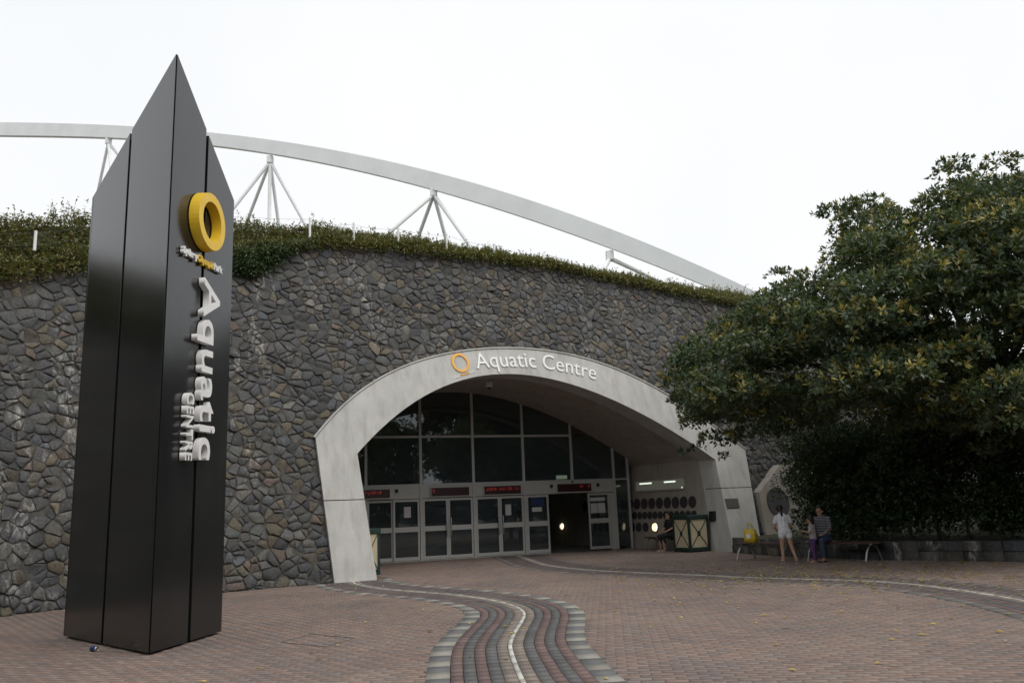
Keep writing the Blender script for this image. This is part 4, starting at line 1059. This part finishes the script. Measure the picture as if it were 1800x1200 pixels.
# ------------------------------------------------------------------ people
def blob(name, caps, m, parent, vox=.012, sm=4):
    """caps: (a, b, ra, rb) tapered capsules (optionally flattened by a trailing 3-vector scale), fused to one skin"""
    bm = bmesh.new()
    for cap in caps:
        a, b, ra, rb = Vector(cap[0]), Vector(cap[1]), cap[2], cap[3]; fl = cap[4] if len(cap) > 4 else (1, 1)
        d = b-a; L = d.length; d = d.normalized() if L > 1e-5 else UP
        side = Vector(cap[5]) if len(cap) > 5 else Vector((1, 0, 0))
        if abs(side.dot(d)) > .95: side = Vector((0, 1, 0))
        y = d.cross(side).normalized(); x = y.cross(d).normalized(); rg = []
        prof = [(-ra*math.cos(t), ra*math.sin(t)) for t in (.0, .45, .95, 1.5)]+[(L+rb*math.sin(t), rb*math.cos(t)) for t in (.07, .6, 1.1, 1.5708)]
        for h, r_ in prof:
            rg.append([bm.verts.new(a+d*h+x*(max(r_, .0005)*fl[0]*math.cos(q*math.pi/6))+y*(max(r_, .0005)*fl[1]*math.sin(q*math.pi/6))) for q in range(12)])
        for i in range(len(rg)-1):
            for q in range(12): bm.faces.new((rg[i][q], rg[i][(q+1) % 12], rg[i+1][(q+1) % 12], rg[i+1][q]))
        bm.faces.new(rg[0][::-1]); bm.faces.new(rg[-1])
    me = bpy.data.meshes.new(name); bm.to_mesh(me); bm.free()
    ob = bpy.data.objects.new(name, me); COL.objects.link(ob)
    md = ob.modifiers.new('r', 'REMESH'); md.mode = 'VOXEL'; md.voxel_size = vox
    ms = ob.modifiers.new('s', 'SMOOTH'); ms.factor = .5; ms.iterations = sm
    bpy.context.view_layer.update()
    me2 = bpy.data.meshes.new_from_object(ob.evaluated_get(bpy.context.evaluated_depsgraph_get())); me2.name = name
    bpy.data.objects.remove(ob); bpy.data.meshes.remove(me)
    return link(name, me2, m, parent, True)
def hand(wr, dirv, palm_n, s=1.0):
    wr, d, pn = Vector(wr), Vector(dirv).normalized(), Vector(palm_n).normalized(); sd_ = d.cross(pn).normalized(); out = [(wr, wr+d*.085*s, .026*s, .030*s, (1.25, .6), sd_)]
    for q, (o_, ln) in enumerate(((-.033, .062), (-.011, .074), (.011, .070), (.033, .054))):
        k0 = wr+d*.088*s+sd_*o_*s*1.15; k1 = k0+d*ln*.5*s+pn*.006*s; k2 = k1+d*ln*.4*s+pn*.022*s
        out += [(k0, k1, .0095*s, .0085*s), (k1, k2, .0085*s, .007*s)]
    t0 = wr+d*.03*s-sd_*.028*s; t1 = t0+d*.035*s-sd_*.028*s+pn*.01*s; out += [(t0, t1, .0115*s, .010*s), (t1, t1+d*.03*s-sd_*.004*s, .010*s, .008*s)]
    return out
def head(c, face, s=1.0):
    c, f = Vector(c), Vector(face).normalized(); sd_ = f.cross(UP).normalized(); h = .11*s
    caps = [(c+UP*.02*s, c+UP*.025*s, h*.86, h*.86, (.86, 1.0), sd_), (c+f*.02*s-UP*.055*s, c+f*.035*s-UP*.075*s, h*.6, h*.45), (c+f*.095*s-UP*.002*s, c+f*.112*s-UP*.028*s, .010*s, .015*s), (c-UP*.1*s-f*.015*s, c-UP*.19*s-f*.03*s, .052*s, .056*s)]
    for sg in (-1, 1): caps.append((c+sd_*sg*.082*s-UP*.01*s, c+sd_*sg*.085*s-UP*.035*s, .016*s, .012*s))
    caps.append((c+f*.088*s-UP*.062*s+sd_*.02*s, c+f*.088*s-UP*.062*s-sd_*.02*s, .008*s, .008*s))
    return caps
def eyes(c, face, s, parent):
    c, f = Vector(c), Vector(face).normalized(); sd_ = f.cross(UP).normalized()
    for sg in (-1, 1):
        p = c+f*.086*s+sd_*sg*.033*s+UP*.008*s
        MB().lathe([(.001, -.008*s), (.008*s, -.004*s), (.010*s, 0), (.008*s, .004*s), (.001, .008*s)], 8, lambda q: p+q).build('eye', M['black'], parent, smooth=True)

# woman in white, seen from behind, stepping; local x = her right..., built facing +y
def standing_woman():
    e = tag(empty('person', (6.80, 21.63, 0), R(-8), True), 'person in white tee and shorts standing with back turned before the bench', 'person', None); e.scale = (.92, .92, .92)
    hd = (-.07, .12, 1.47); f = (-.15, 1, -.35)
    body = head(hd, f, .95)+[((-.01, .03, .95), (0, .03, .90), .12, .13, (1.15, .85)), ((-.01, .04, 1.0), (-.03, .07, 1.25), .115, .13, (1.15, .75)),
        ((-.14, .08, 1.27), (.10, .08, 1.27), .05, .05)]
    # legs (right leg trailing to the right)
    body += [((-.08, .02, .88), (-.10, .06, .47), .088, .056), ((-.10, .06, .47), (-.11, .0, .09), .055, .036), ((-.11, .0, .07), (-.12, .14, .025), .034, .026, (1.2, .7)),
             ((.08, .02, .88), (.13, -.01, .47), .088, .056), ((.13, -.01, .47), (.22, -.12, .10), .055, .036), ((.22, -.12, .07), (.235, .02, .028), .034, .026, (1.2, .7))]
    # arms reaching forward
    for sg in (-1, 1):
        sh = Vector((sg*.165-.02, .08, 1.26)); el = Vector((sg*.23-.02, .10, 1.0)); wr = Vector((sg*.15-.02, .27, .90))
        body += [(sh, el, .042, .034), (el, wr, .034, .024)]+hand(wr, (-.3*sg, 1, -.25), (0, -.3, -1), .95)
    bd = blob('body', body, M['skin'], e, .008)
    blob('tee_shirt', [((-.01, .03, .90), (-.02, .04, 1.02), .140, .128, (1.22, .9)), ((-.015, .04, 1.02), (-.03, .07, 1.24), .128, .142, (1.18, .8)), ((-.15, .08, 1.265), (.11, .08, 1.265), .064, .064),
        ((-.18, .08, 1.26), (-.235, .09, 1.12), .060, .056), ((.14, .08, 1.26), (.20, .09, 1.12), .060, .056)], M['tee'], e, .014)
    blob('shorts', [((-.01, .025, .93), (-.01, .025, .86), .132, .138, (1.15, .9)), ((-.08, .02, .86), (-.09, .04, .74), .102, .098), ((.08, .02, .86), (.10, .01, .74), .102, .098)], M['tee'], e, .014)
    h = Vector(hd); blob('hair', [(h+Vector((0, -.025, .035)), h+Vector((0, -.02, .04)), .108, .108, (.92, 1)), (h+Vector((.0, -.10, .02)), h+Vector((.02, -.16, -.10)), .040, .034), (h+Vector((.02, -.16, -.10)), h+Vector((.03, -.13, -.24)), .034, .014)], M['hair'], e, .012)
    for x, y in ((-.115, .06), (.228, -.05)):
        sd_ = MB().box(x-.045, x+.045, y-.10, y+.12, .0, .022).build('sandal', M['sole'], e, bevel=.009)
standing_woman()
def child():
    e = tag(empty('person', (7.50, 21.62, 0), R(62), True), 'small child in pale top and purple trousers standing by the bench', 'person', None)
    s = .86; hd = (0, .03, 1.07); f = (.1, 1, -.1)
    body = head(hd, f, s)+[((0, 0, .62), (0, .01, .86), .09, .095, (1.15, .8)), ((-.09, .01, .89), (.09, .01, .89), .036, .036)]
    for sg in (-1, 1):
        body += [((sg*.06, 0, .58), (sg*.07, .02, .31), .064, .044), ((sg*.07, .02, .31), (sg*.075, -.01, .07), .043, .028), ((sg*.075, -.01, .05), (sg*.08, .11, .024), .027, .022, (1.2, .7))]
    for sg, el, wr in ((-1, (-.17, .06, .75), (-.12, .22, .80)), (1, (.17, .02, .72), (.15, .16, .62))):
        body += [((sg*.125, .01, .88), el, .031, .026), (el, wr, .026, .018)]+hand(wr, (0, 1, .1), (0, 0, -1), .72)
    blob('body', body, M['skin'], e, .008); eyes(hd, f, s, e)
    blob('top', [((0, 0, .58), (0, .01, .86), .108, .108, (1.15, .85)), ((-.10, .01, .885), (.10, .01, .885), .048, .048), ((-.125, .01, .87), (-.155, .04, .79), .042, .040), ((.125, .01, .87), (.155, .015, .77), .042, .040)], M['pinkgrey'], e, .012)
    blob('trousers', [((0, 0, .60), (0, 0, .56), .100, .104, (1.15, .9))]+[c for sg in (-1, 1) for c in (((sg*.06, 0, .56), (sg*.07, .02, .31), .076, .056), ((sg*.07, .02, .31), (sg*.075, -.01, .09), .055, .045))], M['purple'], e, .012)
    h = Vector(hd); blob('hair', [(h+Vector((0, -.02, .035))*s, h+Vector((0, -.015, .045))*s, .105*s, .105*s, (.92, 1)), (h+Vector((0, -.05, -.02)), h+Vector((0, -.055, -.08)), .075*s, .06*s)], M['hair'], e, .012)
    for sg in (-1, 1): MB().box(sg*.078-.035, sg*.078+.035, -.05, .14, 0, .02).build('shoe', M['sole'], e, bevel=.008)
child()
def sitter(name_label, loc, rz, top, legs, shoe, sleeve=True, s=1.0):
    e = tag(empty('person', loc, rz, True), name_label, 'person', None); e.scale = (s, s, s)
    hd = (0, .10, 1.20); f = (0, 1, -.3)
    body = head(hd, f)+[((0, 0, .53), (0, .02, .74), .13, .12, (1.2, .85)), ((0, .02, .74), (0, .04, .98), .12, .13, (1.2, .75)), ((-.14, .04, 1.02), (.14, .04, 1.02), .05, .05)]
    for sg in (-1, 1):
        kn = (sg*.10, .46, .50); body += [((sg*.09, .04, .53), kn, .085, .06), (kn, (sg*.10, .42, .10), .056, .038), ((sg*.10, .42, .07), (sg*.105, .57, .028), .035, .028, (1.2, .7))]
        el = Vector((sg*.22, .12, .76)); wr = Vector((sg*.13, .34, .66)); body += [((sg*.17, .04, 1.01), el, .043, .035), (el, wr, .034, .025)]+hand(wr, (-.25*sg, 1, -.1), (0, 0, -1))
    blob('body', body, M['skin'], e, .008); eyes(hd, f, 1, e)
    tp = [((0, 0, .50), (0, .02, .74), .148, .138, (1.2, .9)), ((0, .02, .74), (0, .04, .97), .138, .142, (1.2, .82)), ((-.15, .04, 1.01), (.15, .04, 1.01), .064, .064)]
    for sg in (-1, 1):
        tp.append(((sg*.17, .04, 1.01), (sg*.21, .10, .82), .060, .052))
        if sleeve: tp.append(((sg*.21, .10, .82), (sg*.17, .24, .70), .052, .040))
    blob('top', tp, top, e, .013)
    lg = [((-.08, .03, .53), (.08, .03, .53), .125, .125)]
    for sg in (-1, 1): lg += [((sg*.09, .04, .53), (sg*.10, .46, .50), .098, .074), ((sg*.10, .46, .50), (sg*.10, .42, .14 if sleeve else .30), .072, .056)]
    blob('trousers', lg, legs, e, .013)
    h = Vector(hd); blob('hair', [(h+Vector((0, -.03, .035)), h+Vector((0, -.02, .05)), .108, .106, (.92, 1)), (h+Vector((0, -.07, -.02)), h+Vector((0, -.07, -.10)), .08, .06)], M['hair'], e, .012)
    for sg in (-1, 1): MB().box(sg*.103-.045, sg*.103+.045, .36, .62, 0, .03).build('shoe', shoe, e, bevel=.012)
    return e
sitter('person in navy and white striped top and jeans sitting on the bench', (7.93, 22.05, 0), R(180-40), M['stripe'], M['denim'], M['darkcloth'], True, 1.06)
bs = frame(12.60, 2.4, 0); sitter('person in dark clothes sitting on the bench inside the arch', (bs.x, bs.y, 0), math.atan2(-D.y, -D.x)-math.pi/2, M['darkcloth'], M['darkcloth'], M['sole'], False, 1.0)
